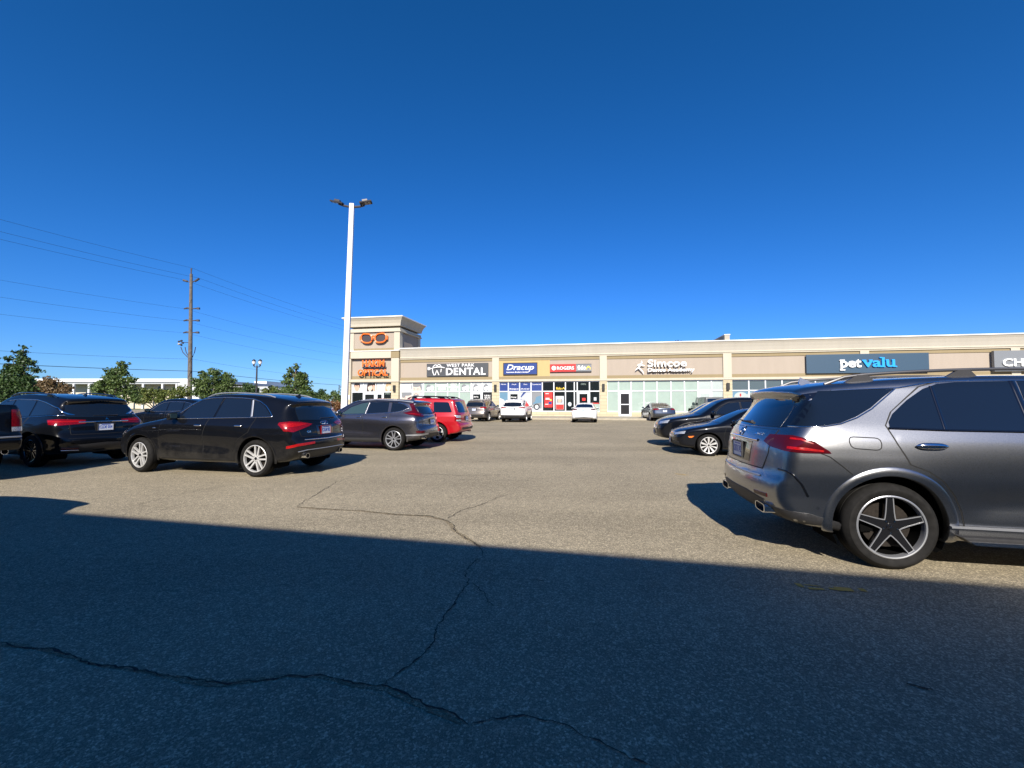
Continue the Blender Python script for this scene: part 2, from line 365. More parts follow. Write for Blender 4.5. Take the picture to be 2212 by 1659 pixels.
class Body:
    def __init__(s, sp):
        s.sp = sp; p = chaikin(sp['sil'], 2)
        s.x0, s.z0, s.d = p[:, 0].min() - .3, -.1, .02
        nx = int((p[:, 0].max() + .3 - s.x0) / s.d) + 2; nz = int((p[:, 1].max() + .35 - s.z0) / s.d) + 2
        X, Z = np.meshgrid(s.x0 + s.d * np.arange(nx), s.z0 + s.d * np.arange(nz), indexing='ij')
        D = np.full(X.shape, 1e9); inside = np.zeros(X.shape, bool)
        for a, b in zip(p, np.roll(p, -1, 0)):
            e = b - a; t = np.clip(((X - a[0]) * e[0] + (Z - a[1]) * e[1]) / (e @ e + 1e-12), 0, 1)
            D = np.minimum(D, (X - a[0] - t * e[0]) ** 2 + (Z - a[1] - t * e[1]) ** 2)
            cr = (a[1] > Z) != (b[1] > Z); xi = a[0] + (Z - a[1]) * e[0] / (e[1] if abs(e[1]) > 1e-9 else 1e-9)
            inside ^= cr & (X < xi)
        s.T = np.sqrt(D) * np.where(inside, -1, 1)
        zz = np.arange(-.1, 2.4, .01); ws = np.interp(zz, [q[0] for q in sp['sec']], [q[1] for q in sp['sec']])
        k = np.hanning(11); k /= k.sum(); s.zz = zz; s.ws = np.convolve(np.pad(ws, 5, mode='edge'), k, 'valid')
        s.xf, s.xr = p[:, 0].max(), p[:, 0].min()
    def S(s, x, z):
        u = np.clip((x - s.x0) / s.d, 0, s.T.shape[0] - 1.001); v = np.clip((z - s.z0) / s.d, 0, s.T.shape[1] - 1.001)
        i = u.astype(int); j = v.astype(int); a = u - i; b = v - j; T = s.T
        return (T[i, j] * (1 - a) + T[i + 1, j] * a) * (1 - b) + (T[i, j + 1] * (1 - a) + T[i + 1, j + 1] * a) * b
    def W(s, x, z):
        sp = s.sp; w = np.interp(z - sp.get('rise', 0) * -x, s.zz, s.ws)
        tf = np.clip((x - (s.xf - sp.get('lf', 1.0))) / sp.get('lf', 1.0), 0, 1); tr = np.clip(((s.xr + sp.get('lr', .8)) - x) / sp.get('lr', .8), 0, 1)
        w = w - sp.get('tf', .16) * tf ** 2.4 - sp.get('tr', .12) * tr ** 2.4
        up = sstep(sp['belt'] - .05, sp['belt'] + .35, z)
        w = w - up * (sp.get('gr', .05) * np.clip(-x / 2.2, 0, 1) ** 2 + sp.get('gf', .04) * np.clip(x / 1.2, 0, 1) ** 2)
        for xw in (sp['af'], sp['ar']):
            w = w + sp.get('haunch', .018) * np.exp(-((x - xw) / .5) ** 2 - ((z - sp['R'] * 2.1) / .2) ** 2)
        cr = sp.get('crease')                       # a pressed line along the doors (z, depth)
        if cr: w = w - cr[1] * np.exp(-((z - cr[0] - .05 * x) / .09) ** 2) * sstep(sp['ar'] + .45, sp['ar'] + .8, x) * (1 - sstep(sp['af'] - .8, sp['af'] - .45, x))
        return w
    def f(s, p):
        x, y, z = p[..., 0], p[..., 1], p[..., 2]; sp = s.sp; y2 = y * y
        xe = x + np.where(x > 0, sp.get('bowf', .16), sp.get('bowr', .11)) * np.tanh(x / .8) * y2 * (1 + .6 * y2)
        ze = z + sp.get('crown', .07) * y2 * sstep(.75, 1.25, z)
        return smax(s.S(xe, ze), np.abs(y) - s.W(x, z), sp.get('k', .10))
    def grad(s, p, e=.008):
        g = np.zeros_like(p)
        for i in range(3):
            q = p.copy(); q[..., i] += e; r = p.copy(); r[..., i] -= e; g[..., i] = s.f(q) - s.f(r)
        return g / (2 * e)
    def newton(s, p, it=4):
        for _ in range(it):
            g = s.grad(p); n2 = (g ** 2).sum(-1, keepdims=True) + 1e-6
            p = p - np.clip(s.f(p)[..., None] / n2, -.03, .03) * g
        return p
    def normal(s, p):
        g = s.grad(p, .012); return g / (np.linalg.norm(g, axis=-1, keepdims=True) + 1e-9)
    def cast(s, o, d, far=4.0):
        """march points o along d to the surface"""
        t = np.linspace(0, far, 321); P = o[:, None] + d[:, None] * t[None, :, None]
        F = s.f(P); neg = F < 0; hit = neg.any(1); i = np.where(hit, neg.argmax(1), F.argmin(1)); i = np.clip(i, 1, 320)
        a, b = t[i - 1], t[i]
        for _ in range(12):
            m = (a + b) / 2; fm = s.f(o + d * m[:, None]); a = np.where(fm > 0, m, a); b = np.where(fm > 0, b, m)
        q = o + d * ((a + b) / 2)[:, None]
        if (~hit).any():
            q[~hit] = (o + d * t[i][:, None])[~hit]; q[~hit] = s.newton(q[~hit], 10)
        return q
    def mesh(s, h):
        sp = s.sp; o = np.array([s.xr - .12, -1.15, .08]); nz = int((1.95 - .08) / h) + 2
        if 'ztop' in sp: nz = int((sp['ztop'] + .15 - .08) / h) + 2
        nx = int((s.xf + .12 - o[0]) / h) + 2; ny = 2 * int(1.15 / h) + 3; o[1] = -(ny // 2) * h + h * .5
        g = np.stack(np.meshgrid(*[o[i] + h * np.arange(n) for i, n in enumerate((nx, ny, nz))], indexing='ij'), -1)
        F = s.f(g); V, Q = surface_nets(F, o, h); V = s.newton(V, 3)
        # cladding height line
        cz = sp.get('clad')
        if cz:
            m = np.abs(V[:, 2] - cz) < h * .5; V[m, 2] = cz
        rem = np.zeros(len(Q), bool)
        for xw in (sp['af'], sp['ar']):
            Ra = sp['Ra']; zc = sp['R']; dx = V[:, 0] - xw; dz = V[:, 2] - zc; d = np.hypot(dx, dz)
            ins = (d < Ra) & (np.abs(V[:, 1]) > sp.get('well', .5))
            fi = ins[Q]; allin = fi.all(1); rem |= allin
            mv = np.zeros(len(V), bool); mixed = fi.any(1) & ~allin; mv[Q[mixed].ravel()] = True; mv &= ins
            lip = mv & (np.abs(V[:, 1]) > .62)
            k = Ra / np.maximum(d, 1e-6); V[lip, 0] = xw + dx[lip] * k[lip]; V[lip, 2] = zc + dz[lip] * k[lip]
            ring = (~ins) & (d < Ra + h * .35) & (np.abs(V[:, 1]) > .62) & (V[:, 2] > .3)
            V[ring, 0] = xw + dx[ring] * k[ring]; V[ring, 2] = zc + dz[ring] * k[ring]
            q = lip | ring
            for _ in range(5):
                g1 = s.f(V[q]); e = np.zeros_like(V[q]); e[:, 1] = .004; gy = (s.f(V[q] + e) - s.f(V[q] - e)) / .008
                V[q, 1] -= np.clip(g1 / np.where(np.abs(gy) < .3, .3 * np.sign(V[q, 1]), gy), -.02, .02)
        Q = Q[~rem]
        return V, Q, s.normal(V)

def np_mesh(name, V, Q, N=None):
    used = np.unique(Q); mp = -np.ones(len(V), int); mp[used] = np.arange(len(used))
    me = bpy.data.meshes.new(name); me.from_pydata(V[used].tolist(), [], mp[Q].tolist()); me.update(); me.shade_smooth()
    if N is not None: me.normals_split_custom_set_from_vertices(N[used].tolist())
    return me

def dense(poly, res):
    out = []
    for a, b in zip(poly, poly[1:] + poly[:1]):
        n = max(1, int(math.hypot(b[0] - a[0], b[1] - a[1]) / res))
        for k in range(n): out.append((a[0] + (b[0] - a[0]) * k / n, a[1] + (b[1] - a[1]) * k / n))
    return out
def fillet(poly, r):
    """round every corner of a polygon by about r"""
    out = []; n = len(poly)
    for i in range(n):
        p = Vector(poly[i]); a = Vector(poly[i - 1]) - p; b = Vector(poly[(i + 1) % n]) - p
        t = min(r, a.length * .45, b.length * .45); A = p + a.normalized() * t; B = p + b.normalized() * t
        for k in range(4):
            u = k / 3; q = A * (1 - u) ** 2 + p * 2 * u * (1 - u) + B * u * u; out.append((q.x, q.y))
    return out
def frame(mode):
    """outward normal, horizontal axis for a projection mode: 'L','R' sides, 'B' rear, 'F' front, 'T' top, or an azimuth in degrees"""
    if mode == 'L': return np.array([0, 1., 0]), np.array([1., 0, 0]), np.array([0, 0, 1.])
    if mode == 'R': return np.array([0, -1., 0]), np.array([1., 0, 0]), np.array([0, 0, 1.])
    if mode == 'B': return np.array([-1., 0, 0]), np.array([0, 1., 0]), np.array([0, 0, 1.])
    if mode == 'F': return np.array([1., 0, 0]), np.array([0, 1., 0]), np.array([0, 0, 1.])
    if mode == 'T': return np.array([0, 0, 1.]), np.array([1., 0, 0]), np.array([0, 1., 0])
    t = R(mode); return np.array([math.cos(t), math.sin(t), 0]), np.array([-math.sin(t), math.cos(t), 0]), np.array([0, 0, 1.])
def ondirs(B, a, b, fr):
    n, A, U = fr; o = n * 3.2 + a[:, None] * A + b[:, None] * U
    if abs(n[2]) > .5: pass
    P = B.cast(o, np.repeat(-n[None], len(a), 0)); return P, B.normal(P)
def patch(B, mode, poly, m, parent, name, off=.004, res=.05, r=0):
    fr = frame(mode)
    if len(poly[0]) == 3: poly = [(float(np.dot(p, fr[1])), float(np.dot(p, fr[2]))) for p in poly]
    if r: poly = fillet(poly, r)
    bd = dense(poly, res); xs = [p[0] for p in bd]; zs = [p[1] for p in bd]; pts = [Vector(p) for p in bd]; nb = len(pts)
    x = min(xs) + res
    while x < max(xs):
        z = min(zs) + res
        while z < max(zs): pts.append(Vector((x + .0003 * (len(pts) % 3), z))); z += res
        x += res
    out = delaunay_2d_cdt(pts, [], [list(range(nb))], 1, 1e-6)
    vv, ff = out[0], out[2]
    us = sorted({i for f in ff for i in f}); mp_ = {i: k for k, i in enumerate(us)}; vv = [vv[i] for i in us]; ff = [[mp_[i] for i in f] for f in ff]
    if not ff: return None
    a = np.array([p.x for p in vv]); b = np.array([p.y for p in vv]); P, N = ondirs(B, a, b, fr)
    V = P + N * off; F = [tuple(f) for f in ff]; nv = len(V); cnt = {}
    for f in F:
        for i in range(len(f)): e = (f[i], f[(i + 1) % len(f)]); cnt[e] = 1
    be = [e for e in cnt if (e[1], e[0]) not in cnt]; bi = sorted({i for e in be for i in e}); mp = {i: nv + k for k, i in enumerate(bi)}
    V2 = np.concatenate([V, P[bi] - N[bi] * .006]) if bi else V
    F += [(e[1], e[0], mp[e[0]], mp[e[1]]) for e in be]
    if len(F) and len(V2):
        me = meshdata(name, V2, F, True); me.validate()
        flip = 0
        f0 = F[0]; c = np.cross(V2[f0[1]] - V2[f0[0]], V2[f0[2]] - V2[f0[0]])
        if c @ N[f0[0]] < 0:
            bm = bmesh.new(); bm.from_mesh(me); bmesh.ops.reverse_faces(bm, faces=bm.faces); bm.to_mesh(me); bm.free()
        me.shade_smooth(); me.set_sharp_from_angle(angle=R(50))
        return link(name, me, parent, m)
def strip(B, mode, pts, w, m, parent, name, off=.003, h=None, res=.04, closed=False):
    fr = frame(mode)
    if len(pts[0]) == 3: pts = [(float(np.dot(p, fr[1])), float(np.dot(p, fr[2]))) for p in pts]
    if closed: pts = list(pts) + [pts[0]]
    c = []
    for a, b in zip(pts, pts[1:]):
        n = max(1, int(math.hypot(b[0] - a[0], b[1] - a[1]) / res)); c += [(a[0] + (b[0] - a[0]) * k / n, a[1] + (b[1] - a[1]) * k / n) for k in range(n)]
    c.append(pts[-1]); c = np.array(c); t = np.gradient(c, axis=0); t /= np.linalg.norm(t, axis=1, keepdims=True) + 1e-9
    nn = np.stack([-t[:, 1], t[:, 0]], 1); h = off if h is None else h
    rows = []
    for k, o in ((-.5, -.003), (-.42, off), (0, h), (.42, off), (.5, -.003)):
        q = c + nn * w * k; P, N = ondirs(B, q[:, 0], q[:, 1], fr); rows.append(P + N * o)
    V = np.concatenate(rows); n = len(c)
    F = [(j * n + i, j * n + i + 1, (j + 1) * n + i + 1, (j + 1) * n + i) for j in range(4) for i in range(n - 1)]
    me = meshdata(name, V, F, True); bm = bmesh.new(); bm.from_mesh(me)
    bmesh.ops.recalc_face_normals(bm, faces=bm.faces); bm.to_mesh(me); bm.free(); me.shade_smooth()
    return link(name, me, parent, m)

# ---------------------------------------------------------------- wheels
def ring_poly(pts, inset):
    """inner offset of a closed polygon"""
    n = len(pts); out = []
    ar = sum(pts[i][0] * pts[(i + 1) % n][1] - pts[(i + 1) % n][0] * pts[i][1] for i in range(n)); sg = 1 if ar > 0 else -1
    for i in range(n):
        p = Vector(pts[i]); a = (p - Vector(pts[i - 1])).normalized(); b = (Vector(pts[(i + 1) % n]) - p).normalized()
        na = Vector((-a.y, a.x)) * sg; nb = Vector((-b.y, b.x)) * sg; m = (na + nb); m = m / max(.35, m.length_squared / 2) if m.length > 1e-6 else na
        out.append((p.x + m.x * inset, p.y + m.y * inset))
    return out
def wheel_meshes(Rt, rr, wd, style, face, dark='rim_dark'):
    yo = wd / 2
    t = MB(); t.lathe([(rr - .004, -yo + .02), (rr + .012, -yo + .004), ((Rt + rr) / 2, -yo - .004), (Rt - .03, -yo + .008), (Rt - .008, -yo + .03),
                       (Rt, -yo + .055), (Rt, -.045), (Rt - .008, -.042), (Rt - .008, -.034), (Rt, -.031), (Rt, .031), (Rt - .008, .034), (Rt - .008, .042), (Rt, .045), (Rt, yo - .055),
                       (Rt - .008, yo - .03), (Rt - .03, yo - .008), ((Rt + rr) / 2 + .012, yo + .003), ((Rt + rr) / 2, yo + .006), ((Rt + rr) / 2 - .01, yo + .003), (rr + .012, yo - .004), (rr - .004, yo - .02)], 64)
    tyre = t.mesh('tyre', smooth=True, angle=35)
    b = MB(); b.lathe([(rr, yo - .03), (rr - .02, yo - .06), (rr - .03, -yo + .03), (.02, -yo + .03)], 40)
    b.cm = 1; b.lathe([(.02, yo - .105), (rr * .72, yo - .105), (rr * .72, yo - .125), (.02, yo - .125)], 36)
    b.cm = 0; b.prism([(rr * .45, rr * .15), (rr * .8, rr * .2), (rr * .78, -rr * .25), (rr * .42, -rr * .2)], yo - .07, yo - .12)
    barrel = b.mesh('wheel', smooth=True)
    s = MB(); s.lathe([(rr - .002, yo - .03), (rr + .003, yo - .008), (rr - .004, yo - .004), (rr - .012, yo - .006), (rr - .016, yo - .02), (rr - .02, yo - .06)], 64)
    ro = rr - .012
    def rot(poly, a): return [(x * math.cos(a) - z * math.sin(a), x * math.sin(a) + z * math.cos(a)) for x, z in poly]
    def spoke(poly, a, yf=yo - .016, dep=.035, dish=.02):
        q = rot(poly, a); n = len(q); v = []
        for k in (0, 1):
            for x, z in q: d = math.hypot(x, z) / ro; v.append((x, yf - dish * (1 - d) ** 1.0 - k * dep, z))
        s.add(v, [tuple(range(n)), tuple(range(2 * n - 1, n - 1, -1))] + [((i + 1) % n, i, n + i, n + (i + 1) % n) for i in range(n)])
    if style == 'star5':
        s.cm = 1
        for k in range(5):
            a = R(90 + 72 * k); pol = [(ro, -.027), (ro, .027), (.12, .035), (.060, .0436), (0, 0), (.060, -.0436), (.12, -.035)]
            spoke(pol, a, yo - .022, .04, .01)
            s.cm = 0
            for sg in (1, -1):                       # bright machined edge lines
                line = [(ro, .028 * sg), (.125, .0365 * sg), (.080, .0425 * sg), (.0635, .0461 * sg)]
                line2 = [(ro, .0205 * sg), (.125, .0285 * sg), (.076, .0345 * sg), (.055, .040 * sg)]
                for i in range(3): spoke([line[i], line[i + 1], line2[i + 1], line2[i]], a, yo - .0195, .012, .01)
            for sg in (1,): spoke([(ro, -.028), (ro, .028), (ro - .008, .028), (ro - .008, -.028)], a, yo - .0195, .01, .01)
            s.cm = 1
        s.lathe([(.0, yo - .03), (.05, yo - .03), (.066, yo - .034), (.07, yo - .07)], 30)
    elif style == 'double5':
        for k in range(5):
            for sg in (1, -1):
                spoke([(.03, .004 * sg), (ro * .6, .022 * sg), (ro, .034 * sg), (ro, .064 * sg), (ro * .6, .052 * sg), (.05, .045 * sg)], R(98 + 72 * k))
        s.lathe([(.0, yo - .03), (.05, yo - .03), (.06, yo - .05)], 24)
    elif style == 'y5':
        for k in range(5):
            for sg in (1, -1):
                spoke([(.03, 0), (ro * .45, .012 * sg), (ro, .045 * sg), (ro, .072 * sg), (ro * .45, .04 * sg), (.04, .03 * sg)], R(90 + 72 * k))
            s.cm = 1; spoke([(.04, -.012), (ro, -.02), (ro, .02), (.04, .012)], R(90 + 36 + 72 * k), yo - .03); s.cm = 0
        s.lathe([(.0, yo - .035), (.04, yo - .035), (.05, yo - .05)], 24)
    elif style == 'multi10':
        for k in range(10):
            spoke([(.035, -.010), (ro * .6, -.024), (ro * .9, -.030), (ro, -.012), (ro, .012), (ro * .9, .030), (ro * .6, .024), (.035, .010)] if k % 2 == 0 else
                  [(.035, -.010), (ro * .6, -.015), (ro, -.026), (ro, .026), (ro * .6, .015), (.035, .010)], R(90 + 36 * k))
        s.lathe([(.0, yo - .03), (.045, yo - .03), (.055, yo - .05)], 24)
    else:
        for k in range(5): spoke([(.03, -.03), (ro * .5, -.03), (ro, -.045), (ro, .045), (ro * .5, .03), (.03, .03)], R(90 + 72 * k))
        s.lathe([(.0, yo - .03), (.05, yo - .03), (.06, yo - .05)], 24)
    rim = s.mesh('rim', bevel=0)
    c = MB(); c.lathe([(0, yo - .020), (.026, yo - .020), (.030, yo - .026), (.030, yo - .05)], 20)
    c.cm = 1
    for k in range(5):
        a = R(90 + 36 + 72 * k); x, z = .056 * math.cos(a), .056 * math.sin(a)
        c.add([(x + .008 * math.cos(t), yo - .026, z + .008 * math.sin(t)) for t in np.linspace(0, 6.28, 7)[:6]], [(0, 1, 2, 3, 4, 5)])
    if style == 'star5':
        for k in range(3):
            a = R(90 + 120 * k); ca, sa = math.cos(a), math.sin(a)
            c.add([(.022 * ca, yo - .017, .022 * sa), (-.004 * sa, yo - .017, .004 * ca), (.004 * sa, yo - .017, -.004 * ca)], [(0, 1, 2)])
    cap = c.mesh('hub_cap', smooth=True)
    return barrel, tyre, rim, cap, face, dark
def place_wheel(W, root, x, y, z, steer=0):
    barrel, tyre, rim, cap, face, dark = W
    def lk(name, me, par, mats):
        if not me.materials:
            for m in mats: me.materials.append(MAT[m])
        return link(name, me, par)
    o = lk('wheel', barrel, root, ['well', 'brake']); o.location = (x, y, z); o.rotation_euler = (0, 0, (0 if y > 0 else math.pi) + steer)
    lk('tyre', tyre, o, ['rubber']); lk('rim', rim, o, [face, dark]); lk('hub_cap', cap, o, [dark, 'chrome'])

# ---------------------------------------------------------------- car assembly
WCACHE = {}
BCACHE = {}
def get_body(sp, key):
    if key not in BCACHE:
        B = Body(sp); V, Q, N = B.mesh(sp.get('h', .04)); BCACHE[key] = (B, V, Q, N)
    return BCACHE[key]
def make_car(sp, key, loc, heading, scale, label, cat, paint, wheel=('plain', 'rim_silver'), steer=0, group=None, name='parked_car'):
    """loc = ground point under the car's centre; heading in degrees of its nose"""
    root = empty(name, (loc[0], loc[1], 0), R(heading), label, cat, group); root.scale = (scale,) * 3
    B, V, Q, N = get_body(sp, key); cz = sp.get('clad')
    if cz:
        zc = V[Q][:, :, 2].mean(1); low = zc < cz
        me = np_mesh('body', V, Q[~low], N); link('body', me, root, paint)
        me = np_mesh('cladding', V, Q[low], N); link('cladding', me, root, sp.get('cladmat', 'cladding'))
    else: link('body', np_mesh('body', V, Q, N), root, paint)
    # wheel wells
    for xw in (sp['af'], sp['ar']):
        for sg in (1, -1):
            mb = MB(); n = 24; Ra = sp['Ra'] - .001; vo = []; a0, a1 = -35, 215
            ang = [R(a0 + (a1 - a0) * k / n) for k in range(n + 1)]
            P = np.array([(xw + Ra * math.cos(a), 0, sp['R'] + Ra * math.sin(a)) for a in ang]); P[:, 2] = np.maximum(P[:, 2], .16)
            yw = B.W(P[:, 0], np.maximum(P[:, 2], .3)) - .012
            v = [(p[0], sg * y, p[2]) for p, y in zip(P, yw)] + [(p[0], sg * .45, p[2]) for p in P] + [(xw, sg * .45, .16)]
            f = [(i, i + 1, n + 2 + i, n + 1 + i) for i in range(n)] + [(n + 1 + i, n + 2 + i, 2 * n + 2) for i in range(n)]
            mb.add(v, f); mb.build('wheel_well', 'well', root, fix=False)
    wk = (sp['R'], sp['rr'], sp.get('tw', .235)) + tuple(wheel)
    if wk not in WCACHE: WCACHE[wk] = wheel_meshes(*wk)
    for xw in (sp['af'], sp['ar']):
        for sg in (1, -1):
            place_wheel(WCACHE[wk], root, xw, sg * (sp['track'] - sp.get('tw', .235) / 2), sp['R'], steer if xw == sp['af'] else 0)
    # features
    pm = {'P': paint}
    def M(m): return pm.get(m, m)
    last = root
    for ft in sp['feat']:
        kind, mode, name_, m, pts = ft[:5]; kw = dict(ft[5]) if len(ft) > 5 else {}
        modes = {'LR': ('L', 'R'), }.get(mode, None)
        if modes is None:
            if isinstance(mode, tuple): modes = (mode[0], -mode[0])       # azimuth pair: mirrored points
            else: modes = (mode,)
        for i, md in enumerate(modes):
            pp = [tuple(p) for p in pts]
            if isinstance(mode, tuple) and i == 1: pp = [(p[0], -p[1], p[2]) for p in pp]
            sub = kw.get('sub'); par = last if sub else root; kk = {k: v for k, v in kw.items() if k != 'sub'}
            if kind == 'P': o = patch(B, md, pp, M(m), par, name_, **kk)
            elif kind == 'S': o = strip(B, md, pp, kk.pop('w'), M(m), par, name_, **kk)
            if not sub and o: last = o if mode not in ('LR',) and not isinstance(mode, tuple) else root
        if kind in 'PS' and (mode == 'LR' or isinstance(mode, tuple)): last = root
    for fn in sp.get('extra', []): fn(B, root, M)
    return root

# extras: separate little solids fixed to the body
def at_side(B, x, z, sg): 
    P, N = ondirs(B, np.array([x]), np.array([z]), frame('L' if sg > 0 else 'R')); return Vector(P[0]), Vector(N[0])
def x_handle(xs, z, m='chrome', ln=.17, hh=.032, recess='seam'):
    def f(B, root, M):
        for x in xs:
            for sg in (1, -1):
                P, N = at_side(B, x, z, sg)
                b = MB(); n = 10; pr = []
                for k in range(13): t = -1 + k / 6; pr.append((t * ln / 2, hh * .5 * max(.05, 1 - abs(t) ** 3.2) ** .6))
                v = [(x_, .024 * (rr_ / (hh * .5)) * math.sin(2 * math.pi * j / n), rr_ * math.cos(2 * math.pi * j / n)) for x_, rr_ in pr for j in range(n)]
                b.add(v, [(i * n + j, i * n + (j + 1) % n, (i + 1) * n + (j + 1) % n, (i + 1) * n + j) for i in range(12) for j in range(n)])
                o = b.build('door_handle', M(m), root, smooth=True, angle=60); o.location = P + N * .022
                strip(B, 'L' if sg > 0 else 'R', [(x - ln * .3, z - .004), (x + ln * .25, z - .004)], hh * 1.4, recess, o, 'handle_recess', off=.0025) if recess and False else None
    return f
def x_mirror(x, z, m='P', glass='clear_glass', sx=.11, sy=.2, sz=.15):
    def f(B, root, M):
        for sg in (1, -1):
            P, N = at_side(B, x, z, sg); y0 = abs(P.y) + .05
            bm = bmesh.new(); bmesh.ops.create_cube(bm, size=1); bmesh.ops.subdivide_edges(bm, edges=bm.edges, cuts=5, use_grid_fill=True)
            for v in bm.verts:
                c = v.co * 2; n = c.normalized() * 1.0; c = c.lerp(n * max(abs(c.x), abs(c.y), abs(c.z)) * 1.15, .55)
                k = 1 - .35 * max(0, c.x) ; v.co = Vector((c.x * sx * .5, c.y * sy * .5 * k, c.z * sz * .5 * k - .012 * c.y * sg))
            me = bpy.data.meshes.new('side_mirror'); bm.to_mesh(me); bm.free(); me.shade_smooth()
            o = link('side_mirror', me, root, M(m)); o.location = (x, sg * (y0 + sy * .5), z + .02)
            g = MB(); g.prism(fillet([(-sy * .38, -sz * .33), (sy * .38, -sz * .33), (sy * .36, sz * .33), (-sy * .36, sz * .33)], .03), -sx * .56, -sx * .5, 'x')
            g.build('mirror_glass', glass, o)
            a = MB(); a.tube([(0, -sg * sy * .3, -.03), (0.01, -sg * (sy * .5 + .1), -.07)], [.03, .035], 8); a.build('mirror_arm', 'gloss_black', o, smooth=True)
    return f
def x_plate(z, text='CLDE 054', y=0, w=.305, h=.155, tilt=0, front=False, x=None, blank=False, frame_=None):
    def f(B, root, M):
        md = 'F' if front else 'B'; P, N = ondirs(B, np.array([y]), np.array([z]), frame(md)); P, N = Vector(P[0]), Vector(N[0])
        b = MB(); b.box(-w / 2, w / 2, -.004, 0, -h / 2, h / 2); o = b.build('license_plate', 'plate_white', root)
        o.location = P + Vector(((1 if front else -1) * .014, 0, 0)); o.rotation_euler = (tilt, 0, R(90 if front else -90))
        if not blank:
            t = lettering(text, -w * .42, -.0045, -h * .25, w * .84, h * .48, 'plate_blue', o, 'plate_number', extrude=.001, bold=.02)
            c = MB(); c.box(-w * .3, w * .3, -.0055, -.004, h * .32, h * .42); c.build('plate_header', 'plate_blue', o)
        fr = MB(); q = .012
        for a in ((-w / 2 - q, w / 2 + q, h / 2, h / 2 + q), (-w / 2 - q, w / 2 + q, -h / 2 - q, -h / 2), (-w / 2 - q, -w / 2, -h / 2, h / 2), (w / 2, w / 2 + q, -h / 2, h / 2)): fr.box(a[0], a[1], -.010, .008, a[2], a[3])
        fr.build('plate_frame', frame_ or 'cladding', o)
    return f
def x_wiper(y0, y1, z, rise=.0):
    def f(B, root, M):
        n = 8; ys = np.linspace(y0, y1, n); zs = z + rise * np.linspace(0, 1, n); P, N = ondirs(B, ys, zs, frame('B'))
        b = MB(); b.tube(P + N * .018, [.016, .012, .008, .006, .006, .006, .006, .005], 6); b.build('wiper', 'cladding', root, smooth=True)
    return f
def x_rails(x0, x1, y, m='gloss_black', hgt=.06, feet=3, rad=.018):
    def f(B, root, M):
        for sg in (1, -1):
            xs = np.linspace(x0, x1, 14); P, N = ondirs(B, xs, np.full(14, y * sg), frame('T'))
            u = np.clip(np.minimum((xs - x0), (x1 - xs)) / .28, 0, 1); P2 = P + np.array([0, 0, 1]) * (hgt * (u * (2 - u)))[:, None]
            b = MB(); b.tube(P2, rad, 8)
            for k in np.linspace(x0 + .3, x1 - .3, feet):
                q = np.array([np.interp(k, xs, P[:, i]) for i in range(3)]); b.add(*foot(q, hgt))
            b.build('roof_rail', M(m), root, smooth=True)
    def foot(q, hgt):
        x, y, z = q; a, c = .13, .07
        return [(x - a, y - .015, z - .01), (x + a, y - .015, z - .01), (x + a, y + .015, z - .01), (x - a, y + .015, z - .01), (x - c + .05, y - .015, z + hgt), (x + c, y - .015, z + hgt), (x + c, y + .015, z + hgt), (x - c + .05, y + .015, z + hgt)], [(0, 1, 5, 4), (1, 2, 6, 5), (2, 3, 7, 6), (3, 0, 4, 7), (4, 5, 6, 7)]
    return f
def x_exhaust(x, ys, z, wy=.10, wz=.045, m='chrome', rnd=True):
    def f(B, root, M):
        for y in ys:
            b = MB(); n = 20; P = []
            for t in np.linspace(0, 2 * math.pi, n, endpoint=False):
                c, s_ = math.cos(t), math.sin(t); e = 1 if rnd else .45
                P.append((math.copysign(abs(c) ** e, c), math.copysign(abs(s_) ** e, s_)))
            v = []; 
            for k, xx in ((1, x), (1, x + .12), (.84, x + .12), (.84, x)): v += [(xx, y + wy * p * k, z + wz * q * k) for p, q in P]
            v2 = [(x + .06, y + wy * .85 * p, z + wz * .85 * q) for p, q in P]
            fs = [(j * n + i, j * n + (i + 1) % n, ((j + 1) % 4) * n + (i + 1) % n, ((j + 1) % 4) * n + i) for j in range(4) for i in range(n)]
            b.add(v, fs); b.cm = 1; b.add(v2, [tuple(range(n))]); b.build('exhaust_pipe', [m, 'well'], root, smooth=True)
    return f
def x_fin(x):
    def f(B, root, M):
        P, N = ondirs(B, np.array([x]), np.array([0.]), frame('T')); p = P[0]
        b = MB(); b.add([(p[0] - .09, .02, p[2] - .02), (p[0] - .09, -.02, p[2] - .02), (p[0] + .1, 0, p[2] - .02), (p[0] - .07, 0, p[2] + .065)], [(0, 2, 3), (2, 1, 3), (1, 0, 3), (0, 1, 2)])
        b.build('roof_antenna', M('P'), root, smooth=True)
    return f
def x_text(md, body, a, z, w, h, m='chrome', ext=.004, **k):
    """raised badge lettering laid on the body"""
    def f(B, root, M):
        me = text_mesh(body, w, h, extrude=ext, bold=.015, **k); co = np.array([v.co[:] for v in me.vertices]); fr = frame(md)
        sg = -1 if md in ('B', 'R') else 1
        if md == 'B': aa = a + w / 2 - co[:, 0]
        elif md == 'F': aa = a - w / 2 + co[:, 0]
        elif md == 'L': aa = a + w / 2 - co[:, 0]
        else: aa = a - w / 2 + co[:, 0]
        P, N = ondirs(B, aa, z + co[:, 2], fr); q = P + N * (.003 - co[:, 1])[:, None]
        for v, c in zip(me.vertices, q): v.co = c
        me.update(); link('badge_lettering', me, root, m)
    return f
def x_rings(z, y0, n, r, sp, m='chrome'):
    def f(B, root, M):
        for k in range(1):
            mb = MB()
            for j in range(n):
                t = np.linspace(0, 2 * math.pi, 19); P, N = ondirs(B, y0 + (j - (n - 1) / 2) * sp + r * np.cos(t), z + r * np.sin(t), frame('B')); mb.tube(P + N * .008, .007, 6, cap=False)
            mb.build('emblem', m, root, smooth=True)
    return f
